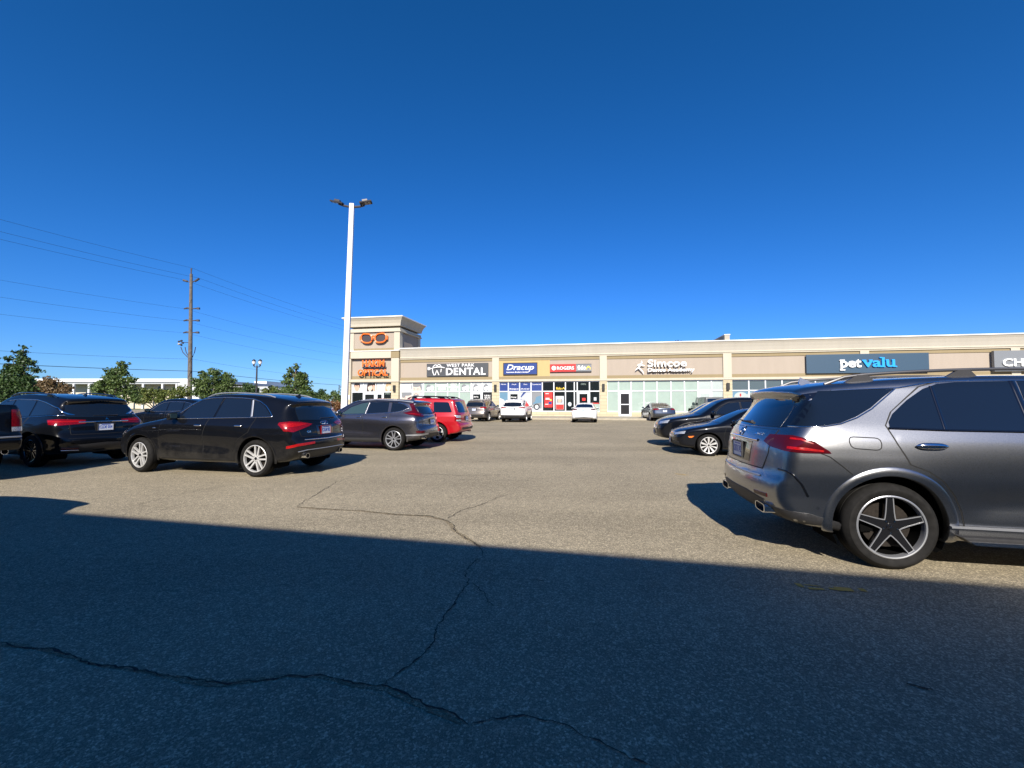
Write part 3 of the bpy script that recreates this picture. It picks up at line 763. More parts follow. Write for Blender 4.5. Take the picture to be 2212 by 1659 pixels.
def x_star(md, a, z, r, m='chrome'):
    def f(B, root, M):
        mb = MB(); t = np.linspace(0, 2 * math.pi, 25); fr = frame(md)
        P, N = ondirs(B, a + r * np.cos(t), z + r * np.sin(t), fr); mb.tube(P + N * .008, r * .09, 6, cap=False)
        for k in range(3):
            q = R(90 + 120 * k); u = np.linspace(0, r, 4); P, N = ondirs(B, a + u * math.cos(q), z + u * math.sin(q), fr); mb.tube(P + N * .01, [r * .13, r * .1, r * .06, r * .03], 6)
        mb.build('emblem', m, root, smooth=True)
    return f
def x_flare(rad, wid, out, m, a0=-18, a1=198, which=('af', 'ar')):
    """wheel arch trim standing proud of the body"""
    def f(B, root, M):
        for wk in which:
            xw = B.sp[wk]; zc = B.sp['R']; Ra = B.sp['Ra']
            for sg in (1, -1):
                n = 36; A = np.radians(np.linspace(a0, a1, n)); rows = []
                for dr, o in ((rad + wid, -.004), (rad + wid * .85, out * .8), (rad + wid * .4, out), (0.004, out * .9), (-.004, 0), (-.004, -.05)):
                    rr = Ra + dr; x = xw + rr * np.cos(A); z = np.maximum(zc + rr * np.sin(A), .2)
                    P, N = ondirs(B, x, z, frame('L' if sg > 0 else 'R')); y = B.W(x, z)
                    q = P.copy(); q[:, 1] = sg * (y - .004 + o); rows.append(q)
                V = np.concatenate(rows); F = [(j * n + i, j * n + i + 1, (j + 1) * n + i + 1, (j + 1) * n + i) for j in range(5) for i in range(n - 1)]
                mb = MB(); mb.add(V, F); mb.build('wheel_arch_trim', M(m), root, smooth=True, angle=50)
    return f
# ---------------------------------------------------------------- car specifications (x forward, z up, metres)
def rect(a0, a1, z0, z1): return [(a0, z0), (a1, z0), (a1, z1), (a0, z1)]
def sym(half): return [(y, z) for y, z in half] + [(-y, z) for y, z in reversed(half)]

GLE = dict(h=.026, sil=[(-2.1, .30), (-2.34, .36), (-2.44, .46), (-2.47, .60), (-2.455, .72), (-2.42, .78), (-2.405, .95), (-2.39, 1.08), (-2.33, 1.19), (-2.09, 1.47), (-2.16, 1.555), (-2.15, 1.60), (-1.95, 1.645), (-1.3, 1.70), (-.5, 1.725), (.2, 1.71), (.6, 1.64),
                 (1.2, 1.24), (1.35, 1.17), (2.0, 1.05), (2.25, .93), (2.36, .7), (2.34, .42), (2.15, .26), (1.0, .24), (-1.0, .24)],
           sec=[(.2, .86), (.3, .905), (.42, .917), (.6, .928), (.8, .957), (.95, .963), (1.05, .955), (1.12, .94), (1.2, .91), (1.24, .895), (1.6, .745), (1.8, .66)],
           belt=1.2, rise=0, af=1.46, ar=-1.46, R=.372, Ra=.445, rr=.27, tw=.26, track=.955, haunch=.022, crown=.06, bowr=.13, tr=.10, lr=.7, k=.085, crease=(.62, .022))
GLE['feat'] = [
    ('P', 'LR', 'quarter_window', 'car_glass', [(-2.17, 1.235), (-2.07, 1.36), (-1.91, 1.56), (-1.29, 1.578), (-1.40, 1.50), (-1.52, 1.405), (-1.66, 1.325), (-1.80, 1.268), (-1.95, 1.24)], dict(off=.005, res=.04)),
    ('S', 'LR', 'window_trim', 'chrome', [(-2.18, 1.228), (-1.95, 1.232), (-1.80, 1.26), (-1.655, 1.315), (-1.515, 1.395), (-1.39, 1.492), (-1.28, 1.58)], dict(w=.012, off=.006, h=.011)),
    ('S', 'LR', 'roof_trim', 'chrome', [(-1.80, 1.566), (-1.6, 1.575), (-1.25, 1.588), (-1.05, 1.626), (-.9, 1.645), (-.6, 1.652), (.3, 1.64)], dict(w=.012, off=.005, h=.009)),
    ('P', 'LR', 'door_gap', 'seam', [(-1.455, 1.25), (-1.40, 1.09), (-1.345, .97), (-1.322, .915), (-1.19, .862), (-1.072, .775), (-.985, .655), (-.929, .52), (-.91, .395), (-.26, .37), (-.26, 1.2), (-.3, 1.66), (-.9, 1.655), (-1.1, 1.60), (-1.38, 1.37)], dict(off=.0015)),
    ('P', 'LR', 'rear_door', 'P', [(-1.445, 1.25), (-1.39, 1.09), (-1.335, .975), (-1.312, .92), (-1.18, .867), (-1.064, .778), (-.975, .658), (-.919, .52), (-.90, .405), (-.27, .38), (-.27, 1.2), (-.31, 1.648), (-.9, 1.645), (-1.09, 1.592), (-1.368, 1.37)], dict(off=.004)),
    ('P', 'LR', 'rear_door_window', 'car_glass', [(-1.425, 1.225), (-1.42, 1.28), (-1.37, 1.35), (-1.22, 1.475), (-1.07, 1.575), (-.95, 1.618), (-.80, 1.634), (-.40, 1.64), (-.40, 1.21)], dict(off=.008, res=.04)),
    ('S', 'LR', 'window_divider', 'gloss_black', [(-1.00, 1.60), (-1.01, 1.22)], dict(w=.035, off=.010)),
    ('P', 'LR', 'front_door', 'P', [(-.25, .38), (-.25, 1.2), (-.27, 1.648), (.2, 1.64), (.45, 1.55), (.95, 1.22), (1.0, .9), (.95, .41)], dict(off=.004)),
    ('P', 'LR', 'front_door_window', 'car_glass', [(-.36, 1.21), (-.34, 1.64), (.15, 1.625), (.42, 1.53), (.85, 1.21)], dict(off=.008)),
    ('S', 'LR', 'pillar_cover', 'gloss_black', [(-.38, 1.64), (-.38, 1.21)], dict(w=.06, off=.010)),
    ('S', 'LR', 'beltline_trim', 'gloss_black', [(-1.435, 1.225), (-1.0, 1.212), (-.3, 1.205), (.9, 1.205)], dict(w=.022, off=.010, h=.014)),
    ('S', 'LR', 'fuel_flap_gap', 'seam', fillet([(-1.77, 1.15), (-1.76, 1.05), (-1.52, 1.035), (-1.515, 1.14)], .05), dict(w=.009, off=.002, closed=True)),
    ('S', 'LR', 'bumper_gap', 'seam', [(-2.0, 1.00), (-1.93, .97), (-1.83, .885), (-1.76, .82)], dict(w=.011, off=.002)),
    ('P', (205,), 'taillight', 'lamp_dark_red', [(-2.33, -.62, 1.14), (-2.22, -.87, 1.148), (-2.16, -.92, 1.135), (-2.05, -.94, 1.10), (-1.92, -.95, 1.02), (-1.90, -.95, 1.0), (-2.1, -.93, .998), (-2.26, -.87, 1.005), (-2.36, -.70, 1.03), (-2.37, -.58, 1.07)], dict(off=.008, res=.03)),
    ('P', (205,), 'lamp_strip', 'lamp_bright', [(-2.24, -.87, 1.13), (-2.16, -.92, 1.122), (-2.06, -.94, 1.085), (-2.06, -.94, 1.078), (-2.16, -.92, 1.108), (-2.24, -.87, 1.112)], dict(off=.011, res=.03)),
    ('P', (205,), 'lamp_strip', 'lamp_bright', [(-2.24, -.87, 1.05), (-2.1, -.93, 1.045), (-1.97, -.95, 1.025), (-1.97, -.95, 1.012), (-2.1, -.93, 1.02), (-2.24, -.87, 1.028)], dict(off=.011, res=.03)),
    ('P', 'B', 'rear_window', 'car_glass', sym([(0, 1.20), (.66, 1.215), (.60, 1.48), (0, 1.50)]), dict(off=.005)),
    ('P', (205,), 'rear_pillar', 'gloss_black', [(-2.325, -.655, 1.21), (-2.17, -.86, 1.235), (-1.93, -.73, 1.55), (-2.10, -.60, 1.50)], dict(off=.004)),
    ('P', 'B', 'tailgate_gap', 'seam', sym([(0, .80), (.60, .80), (.665, .96), (.675, 1.19), (0, 1.19)]), dict(off=.0015)),
    ('P', 'B', 'tailgate', 'P', sym([(0, .81), (.59, .81), (.655, .96), (.665, 1.185), (0, 1.185)]), dict(off=.004)),
    ('P', 'B', 'plate_recess', 'gloss_black', sym([(0, .84), (.33, .84), (.36, 1.05), (0, 1.05)]), dict(off=.007)),
    ('S', 'B', 'tailgate_trim', 'chrome', [(-.46, 1.07), (0, 1.078), (.46, 1.07)], dict(w=.028, off=.010, h=.018)),
    ('S', 'B', 'bumper_trim', 'satin', [(-.6, .735), (.6, .735)], dict(w=.02, off=.004, h=.008)),
    ('P', 'B', 'diffuser', 'cladding', sym([(0, .34), (.72, .37), (.66, .52), (.35, .56), (0, .56)]), dict(off=.006)),
    ('P', (205,), 'lower_bumper', 'cladding', [(-2.42, -.6, .50), (-2.30, -.82, .47), (-2.15, -.93, .45), (-1.93, -.95, .385), (-1.96, -.95, .30), (-2.1, -.9, .30), (-2.36, -.6, .34)], dict(off=.006)),
    ('P', 'B', 'reflector', 'lamp_dark_red', rect(.52, .72, .55, .585), dict(off=.006)), ('P', 'B', 'reflector', 'lamp_dark_red', rect(-.72, -.52, .55, .585), dict(off=.006)),
    ('S', (235,), 'bumper_vent', 'gloss_black', [(-2.34, -.86, .83), (-2.28, -.9, .825), (-2.22, -.92, .80), (-2.16, -.94, .71), (-2.12, -.95, .60)], dict(w=.02, off=.004)),
    ('P', 'F', 'grille', 'gloss_black', sym([(0, .5), (.5, .5), (.55, .82), (0, .86)]), {}), ('P', (30,), 'headlight', 'lamp_clear', [(2.28, .5, .95), (2.1, .9, .97), (2.1, .9, .85), (2.3, .55, .83)], {}),
    ('P', 'T', 'windshield', 'windshield_glass', [(.62, .62), (1.12, .74), (1.2, 0), (1.12, -.74), (.62, -.62), (.66, 0)], dict(off=.004)),
]
def gle_step(B, root, M):
    for sg in (1, -1):
        m = MB(); m.prism([(-.98, .33), (-.9, .275), (.95, .262), (1.0, .32)], sg * .80, sg * 1.0); m.build('running_board', 'cladding', root, bevel=.012, smooth=True)
        m = MB(); m.prism([(-.93, .295), (-.88, .268), (.93, .255), (.95, .285)], sg * 1.0, sg * 1.008); m.build('step_trim', 'chrome', root)
        m = MB(); m.prism([(-1.02, .405), (-1.02, .39), (.98, .372), (.98, .388)], sg * .925, sg * .958); m.build('sill_trim', 'satin', root)
GLE['extra'] = [x_handle([-1.15, .1], 1.075, ln=.24, hh=.06), x_mirror(.86, 1.22), x_plate(.945, 'DBTK 742', y=0), x_wiper(-.12, .42, 1.235), x_rails(-1.80, .45, .60, 'rail_grey', .06, 3, .015),
                x_exhaust(-2.40, (-.60, .60), .435, .13, .042, rnd=False), x_fin(-1.7), x_star('B', 0, 1.135, .055), x_text('B', '4MATIC', -.42, 1.12, .17, .026),
                x_flare(0, .085, .014, 'P'), gle_step, x_star('R', -2.02, .505, .012, 'gloss_black')]

Q5 = dict(h=.034, sil=[(-2.0, .27), (-2.20, .36), (-2.30, .50), (-2.31, .62), (-2.29, .72), (-2.255, .78), (-2.24, .92), (-2.20, 1.05), (-1.97, 1.36), (-2.05, 1.44), (-2.02, 1.48), (-1.7, 1.555), (-1.1, 1.62), (-.5, 1.645), (0, 1.62), (.35, 1.52),
                (.95, 1.19), (1.1, 1.14), (1.7, 1.03), (2.1, .88), (2.27, .72), (2.31, .5), (2.2, .30), (1.0, .25), (-1.0, .25)],
          sec=[(.2, .86), (.3, .90), (.45, .91), (.62, .918), (.85, .938), (.98, .935), (1.08, .90), (1.14, .86), (1.5, .70), (1.7, .62)],
          belt=1.12, rise=-.02, af=1.45, ar=-1.36, R=.36, Ra=.425, rr=.26, tw=.245, track=.925, haunch=.022, crown=.07, bowr=.14, tr=.12, crease=(.60, .018))
Q5['feat'] = [
    ('P', 'LR', 'door_gap', 'seam', [(.93, .99), (.965, .76), (.93, .31), (-.80, .31), (-.85, .52), (-.96, .72), (-1.22, .87), (-1.30, 1.1), (-1.28, 1.42), (-1.1, 1.52), (-.5, 1.565), (.05, 1.54), (.45, 1.37), (.85, 1.13)], dict(off=.0015)),
    ('P', 'LR', 'front_door', 'P', [(.922, .99), (.957, .76), (.922, .318), (-.125, .318), (-.115, .8), (-.215, 1.1), (-.40, 1.556), (.05, 1.532), (.445, 1.36), (.84, 1.12)], dict(off=.004)),
    ('P', 'LR', 'rear_door', 'P', [(-.14, .318), (-.795, .318), (-.842, .52), (-.952, .725), (-1.212, .875), (-1.292, 1.1), (-1.272, 1.42), (-1.1, 1.512), (-.5, 1.557), (-.415, 1.556), (-.23, 1.1), (-.13, .8)], dict(off=.004)),
    ('P', 'LR', 'front_door_window', 'car_glass', [(.50, 1.13), (.36, 1.35), (.10, 1.49), (-.15, 1.525), (-.37, 1.53), (-.30, 1.145)], dict(off=.008, res=.04)),
    ('P', 'LR', 'rear_door_window', 'car_glass', [(-.35, 1.145), (-.42, 1.53), (-.83, 1.52), (-1.04, 1.495), (-1.17, 1.165)], dict(off=.008, res=.04)),
    ('P', 'LR', 'quarter_window', 'car_glass', [(-1.235, 1.17), (-1.12, 1.48), (-1.25, 1.445), (-1.42, 1.35), (-1.62, 1.18)], dict(off=.008, res=.04)),
    ('S', 'LR', 'window_trim', 'satin', [(-1.19, 1.165), (-1.08, 1.49)], dict(w=.045, off=.009)),
    ('S', 'LR', 'window_trim', 'chrome', [(.88, 1.125), (.5, 1.12), (-.3, 1.135), (-1.2, 1.155), (-1.655, 1.168), (-1.58, 1.25), (-1.43, 1.375), (-1.26, 1.465), (-1.1, 1.512), (-.8, 1.54), (-.4, 1.55), (-.1, 1.54), (.12, 1.51), (.36, 1.39), (.55, 1.23)], dict(w=.018, off=.007, h=.013)),
    ('S', 'LR', 'door_crease', 'seam', [(-.85, .33), (.9, .33)], dict(w=.008, off=.005)),
    ('S', 'LR', 'fender_badge', 'chrome', [(1.02, .93), (1.10, .93)], dict(w=.018, off=.006)),
    ('P', (150,), 'taillight', 'lamp_red', [(-2.30, .42, 1.015), (-2.27, .50, .975), (-2.16, .83, .875), (-1.98, .905, .895), (-1.87, .91, 1.02), (-1.92, .91, 1.06), (-2.1, .84, 1.075), (-2.22, .66, 1.06)], dict(off=.008, res=.035)),
    ('P', (150,), 'lamp_strip', 'lamp_bright', [(-2.26, .52, 1.02), (-2.2, .7, .985), (-2.0, .9, .96), (-1.93, .905, 1.03), (-2.1, .84, 1.045)], dict(off=.011, res=.035)),
    ('P', (150,), 'reflector', 'lamp_bright', [(-2.40, .45, .625), (-2.24, .80, .60), (-2.06, .9, .56), (-2.06, .9, .61), (-2.24, .80, .65), (-2.40, .45, .67)], dict(off=.006)),
    ('P', 'B', 'rear_window', 'car_glass', sym([(0, 1.08), (.62, 1.10), (.55, 1.37), (0, 1.385)]), dict(off=.006)),
    ('S', 'B', 'tailgate_gap', 'seam', [(-.60, 1.09), (-.72, 1.0), (-.66, .78), (0, .765), (.66, .78), (.72, 1.0), (.60, 1.09)], dict(w=.012, off=.003)),
    ('S', 'B', 'bumper_trim', 'chrome', [(-.62, .72), (0, .71), (.62, .72)], dict(w=.022, off=.006, h=.012)),
    ('P', 'B', 'plate_recess', 'gloss_black', sym([(0, .80), (.25, .80), (.28, .98), (0, .98)]), dict(off=.004)),
    ('P', 'B', 'diffuser', 'cladding', sym([(0, .32), (.62, .36), (.66, .46), (.3, .5), (0, .5)]), dict(off=.006)),
    ('S', 'B', 'diffuser_trim', 'satin', [(-.75, .49), (-.55, .515), (.55, .515), (.75, .49)], dict(w=.016, off=.008, h=.012)),
    ('P', 'T', 'windshield', 'windshield_glass', [(.36, .56), (.95, .70), (1.0, 0), (.95, -.70), (.36, -.56), (.40, 0)], dict(off=.004)),
    ('P', (25,), 'headlight', 'lamp_clear', [(2.22, .5, .82), (1.9, .85, .90), (1.95, .85, .78), (2.25, .55, .72)], {}),
    ('P', 'F', 'grille', 'gloss_black', sym([(0, .4), (.42, .4), (.48, .80), (0, .84)]), {}),
]
Q5['extra'] = [x_handle([-.02, -.98], .985, ln=.19, hh=.036), x_mirror(.57, 1.16, sx=.12, sy=.19, sz=.15), x_plate(.885, 'CXLM 902', frame_='lamp_red'), x_wiper(-.45, .05, 1.115), x_rails(-1.5, .15, .56, 'satin', .03, 0, .013),
               x_exhaust(-2.25, (-.55, .55), .40, .06, .05), x_fin(-1.55), x_rings(1.02, 0, 4, .035, .05), x_text('B', 'Q5', .48, .845, .10, .04), x_flare(0, .045, .006, 'P')]

CRV = dict(h=.036, sil=[(-1.95, .28), (-2.18, .38), (-2.26, .5), (-2.24, .66), (-2.17, .76), (-2.165, .95), (-2.12, 1.06), (-1.90, 1.34), (-2.02, 1.43), (-1.98, 1.475), (-1.6, 1.52), (-1.0, 1.565), (-.4, 1.575), (.05, 1.53), (.35, 1.42),
                 (.95, 1.10), (1.1, 1.06), (1.6, .97), (1.95, .84), (2.1, .66), (2.12, .45), (2.0, .28), (1.0, .24), (-1.0, .24)],
           sec=[(.2, .83), (.3, .865), (.45, .88), (.62, .885), (.85, .905), (.96, .90), (1.04, .872), (1.1, .835), (1.42, .69), (1.6, .61)],
           belt=1.06, rise=-.025, af=1.33, ar=-1.31, R=.345, Ra=.41, rr=.25, tw=.235, track=.895, haunch=.024, crown=.07, bowr=.14, clad=.37, crease=(.60, .02))
CRV['feat'] = [
    ('P', 'LR', 'door_gap', 'seam', [(.85, 1.02), (.9, .75), (.86, .38), (-.80, .38), (-.88, .62), (-1.17, .84), (-1.19, 1.1), (-1.15, 1.44), (-.5, 1.485), (0, 1.46), (.4, 1.29)], dict(off=.0015)),
    ('P', 'LR', 'front_door', 'P', [(.84, 1.02), (.89, .75), (.85, .388), (-.295, .388), (-.30, 1.05), (-.39, 1.475), (0, 1.45), (.395, 1.28)], dict(off=.004)),
    ('P', 'LR', 'rear_door', 'P', [(-.31, .388), (-.793, .388), (-.872, .625), (-1.16, .845), (-1.18, 1.1), (-1.14, 1.432), (-.5, 1.477), (-.405, 1.475), (-.315, 1.05)], dict(off=.004)),
    ('P', 'LR', 'front_door_window', 'clear_glass', [(.44, 1.085), (.15, 1.295), (-.18, 1.405), (-.38, 1.435), (-.33, 1.105)], dict(off=.008, res=.04)),
    ('P', 'LR', 'rear_door_window', 'car_glass', [(-.40, 1.11), (-.45, 1.445), (-.85, 1.45), (-1.06, 1.44), (-1.08, 1.145)], dict(off=.008, res=.04)),
    ('P', 'LR', 'quarter_window', 'car_glass', [(-1.17, 1.15), (-1.16, 1.43), (-1.4, 1.405), (-1.56, 1.37), (-1.70, 1.285), (-1.5, 1.19)], dict(off=.008, res=.04)),
    ('S', 'LR', 'window_trim', 'chrome', [(.55, 1.062), (.4, 1.062), (-.35, 1.088), (-1.1, 1.125), (-1.32, 1.145), (-1.55, 1.195), (-1.73, 1.285), (-1.68, 1.335), (-1.55, 1.39), (-1.35, 1.43)], dict(w=.022, off=.008, h=.013)),
    ('S', 'LR', 'window_trim', 'gloss_black', [(-1.35, 1.43), (-1.1, 1.455), (-.6, 1.468), (-.35, 1.455), (-.15, 1.425), (.18, 1.305), (.48, 1.07)], dict(w=.02, off=.007, h=.01)),
    ('S', 'LR', 'window_divider', 'satin', [(-.355, 1.10), (-.415, 1.45)], dict(w=.014, off=.010)),
    ('S', 'LR', 'roof_trim', 'satin', [(-1.8, 1.455), (-1.3, 1.51), (-.6, 1.535), (-.1, 1.50)], dict(w=.022, off=.004, h=.008)),
    ('P', (150,), 'taillight', 'lamp_dark_red', [(-1.74, .895, 1.13), (-1.86, .87, 1.155), (-1.96, .80, 1.20), (-1.84, .72, 1.40), (-1.91, .66, 1.41), (-2.04, .70, 1.20), (-2.12, .60, 1.11), (-2.16, .50, 1.08), (-2.16, .52, 1.0), (-2.06, .8, 1.03), (-1.90, .89, 1.07)], dict(off=.008, res=.03)),
    ('P', (150,), 'lamp_strip', 'lamp_red', [(-1.80, .89, 1.115), (-2.0, .82, 1.12), (-2.1, .65, 1.08), (-2.1, .65, 1.05), (-2.0, .82, 1.08)], dict(off=.011, res=.03)),
    ('S', 'LR', 'fuel_flap_gap', 'seam', fillet([(-1.42, 1.03), (-1.42, .92), (-1.22, .92), (-1.22, 1.03)], .03), dict(w=.006, off=.002, closed=True)),
    ('P', 'B', 'rear_window', 'car_glass', sym([(0, 1.07), (.58, 1.09), (.56, 1.33), (0, 1.37)]), dict(off=.006)),
    ('S', 'B', 'window_trim', 'chrome', [(-.56, 1.065), (0, 1.05), (.56, 1.065)], dict(w=.02, off=.006, h=.01)),
    ('S', 'B', 'tailgate_gap', 'seam', [(-.62, 1.0), (-.60, .74), (0, .73), (.60, .74), (.62, 1.0)], dict(w=.012, off=.003)),
    ('P', 'B', 'plate_recess', 'gloss_black', sym([(0, .76), (.22, .76), (.24, .94), (0, .94)]), dict(off=.004)),
    ('P', 'B', 'lower_bumper', 'cladding', sym([(0, .36), (.72, .36), (.76, .52), (.4, .50), (0, .5)]), dict(off=.006)),
    ('P', (150,), 'bumper_trim', 'satin', [(-2.23, .4, .52), (-2.1, .8, .5), (-1.75, .9, .485), (-1.75, .9, .45), (-2.1, .8, .455), (-2.23, .4, .47)], dict(off=.009)),
    ('P', (150,), 'reflector', 'lamp_dark_red', [(-2.2, .62, .60), (-2.0, .84, .60), (-2.04, .84, .53), (-2.2, .62, .53)], dict(off=.006)),
    ('P', 'T', 'windshield', 'windshield_glass', [(.36, .54), (.92, .67), (.98, 0), (.92, -.67), (.36, -.54), (.40, 0)], dict(off=.004)),
    ('P', (25,), 'headlight', 'lamp_clear', [(2.02, .5, .82), (1.75, .82, .88), (1.8, .82, .78), (2.08, .55, .74)], {}),
    ('P', 'F', 'grille', 'gloss_black', sym([(0, .4), (.42, .4), (.48, .76), (0, .8)]), {}),
]
CRV['extra'] = [x_handle([-.17, -1.02], 1.0, ln=.19, hh=.034), x_mirror(.47, 1.1, sx=.12, sy=.19, sz=.14), x_plate(.85, 'CRMB 441'), x_wiper(-.3, .15, 1.10), x_fin(-1.5), x_exhaust(-2.2, (-.55, .55), .38, .06, .04),
                x_text('B', 'CR-V', .48, .90, .15, .03), x_flare(0, .05, .012, 'P')]

ESC = dict(h=.036, sil=[(-1.95, .32), (-2.14, .40), (-2.18, .5), (-2.16, .64), (-2.09, .70), (-2.085, .96), (-2.05, 1.05), (-1.85, 1.48), (-1.86, 1.56), (-1.7, 1.60), (-1.0, 1.63), (-.3, 1.63), (.1, 1.60), (.28, 1.52),
                 (.85, 1.10), (1.0, 1.06), (1.8, .98), (2.0, .9), (2.08, .65), (2.05, .4), (1.9, .3), (1.0, .27), (-1.0, .27)],
           sec=[(.2, .82), (.32, .86), (.5, .87), (.75, .885), (.95, .88), (1.04, .85), (1.1, .83), (1.5, .72), (1.65, .67)],
           belt=1.06, af=1.25, ar=-1.25, R=.345, Ra=.41, rr=.23, tw=.23, track=.875, haunch=.03, crown=.05, bowr=.08, k=.07, tr=.06)
ESC['feat'] = [
    ('P', 'LR', 'front_door_window', 'car_glass', fillet([(.42, 1.10), (.1, 1.45), (-.28, 1.47), (-.30, 1.08)], .03), dict(off=.006)),
    ('P', 'LR', 'rear_door_window', 'car_glass', fillet([(-.38, 1.08), (-.36, 1.47), (-.9, 1.47), (-1.0, 1.12)], .03), dict(off=.006)),
    ('P', 'LR', 'quarter_window', 'car_glass', fillet([(-1.10, 1.09), (-1.05, 1.47), (-1.62, 1.46), (-1.80, 1.09)], .05), dict(off=.006)),
    ('S', 'LR', 'door_gap', 'seam', [(-1.02, 1.48), (-1.05, 1.0), (-.95, .75), (-.82, .6), (-.8, .36), (.8, .36), (.82, 1.05)], dict(w=.012, off=.003)),
    ('S', 'LR', 'door_gap', 'seam', [(-.34, 1.48), (-.32, .36)], dict(w=.012, off=.003)),
    ('P', (150,), 'taillight', 'lamp_red', [(-2.08, .60, 1.02), (-1.92, .85, 1.04), (-1.90, .86, .78), (-2.08, .60, .76)], dict(off=.01, res=.03)),
    ('P', (150,), 'reversing_lamp', 'lamp_clear', [(-2.08, .60, .97), (-1.95, .84, .99), (-1.95, .84, .90), (-2.08, .60, .89)], dict(off=.013, res=.03)),
    ('P', (150,), 'reversing_lamp', 'lamp_clear', [(-2.08, .60, .83), (-1.95, .84, .83), (-1.95, .84, .78), (-2.08, .60, .77)], dict(off=.013, res=.03)),
    ('P', 'B', 'rear_window', 'car_glass', fillet(sym([(0, 1.08), (.66, 1.08), (.58, 1.47), (0, 1.49)]), .05), dict(off=.006)),
    ('S', 'B', 'tailgate_gap', 'seam', [(-.62, 1.05), (-.62, .72), (0, .71), (.62, .72), (.62, 1.05)], dict(w=.012, off=.003)),
    ('P', 'B', 'plate_recess', 'seam', sym([(0, .78), (.22, .78), (.22, .95), (0, .95)]), dict(off=.003)),
    ('P', 'B', 'bumper_insert', 'cladding', sym([(0, .46), (.6, .46), (.66, .54), (0, .54)]), dict(off=.006)),
    ('P', 'T', 'windshield', 'windshield_glass', [(.30, .58), (.82, .68), (.87, 0), (.82, -.68), (.30, -.58), (.32, 0)], dict(off=.004)),
    ('P', 'F', 'grille', 'gloss_black', sym([(0, .6), (.6, .6), (.6, .86), (0, .86)]), {}),
]
ESC['extra'] = [x_handle([-.2, -.9], .98, 'P', ln=.17), x_mirror(.42, 1.12), x_plate(.865, 'BKTC 318'), x_wiper(-.3, .15, 1.12), x_rails(-1.65, .05, .58, 'gloss_black', .07, 3, .02), x_flare(0, .07, .02, 'P'), x_exhaust(-2.1, (-.5,), .36, .035, .035)]

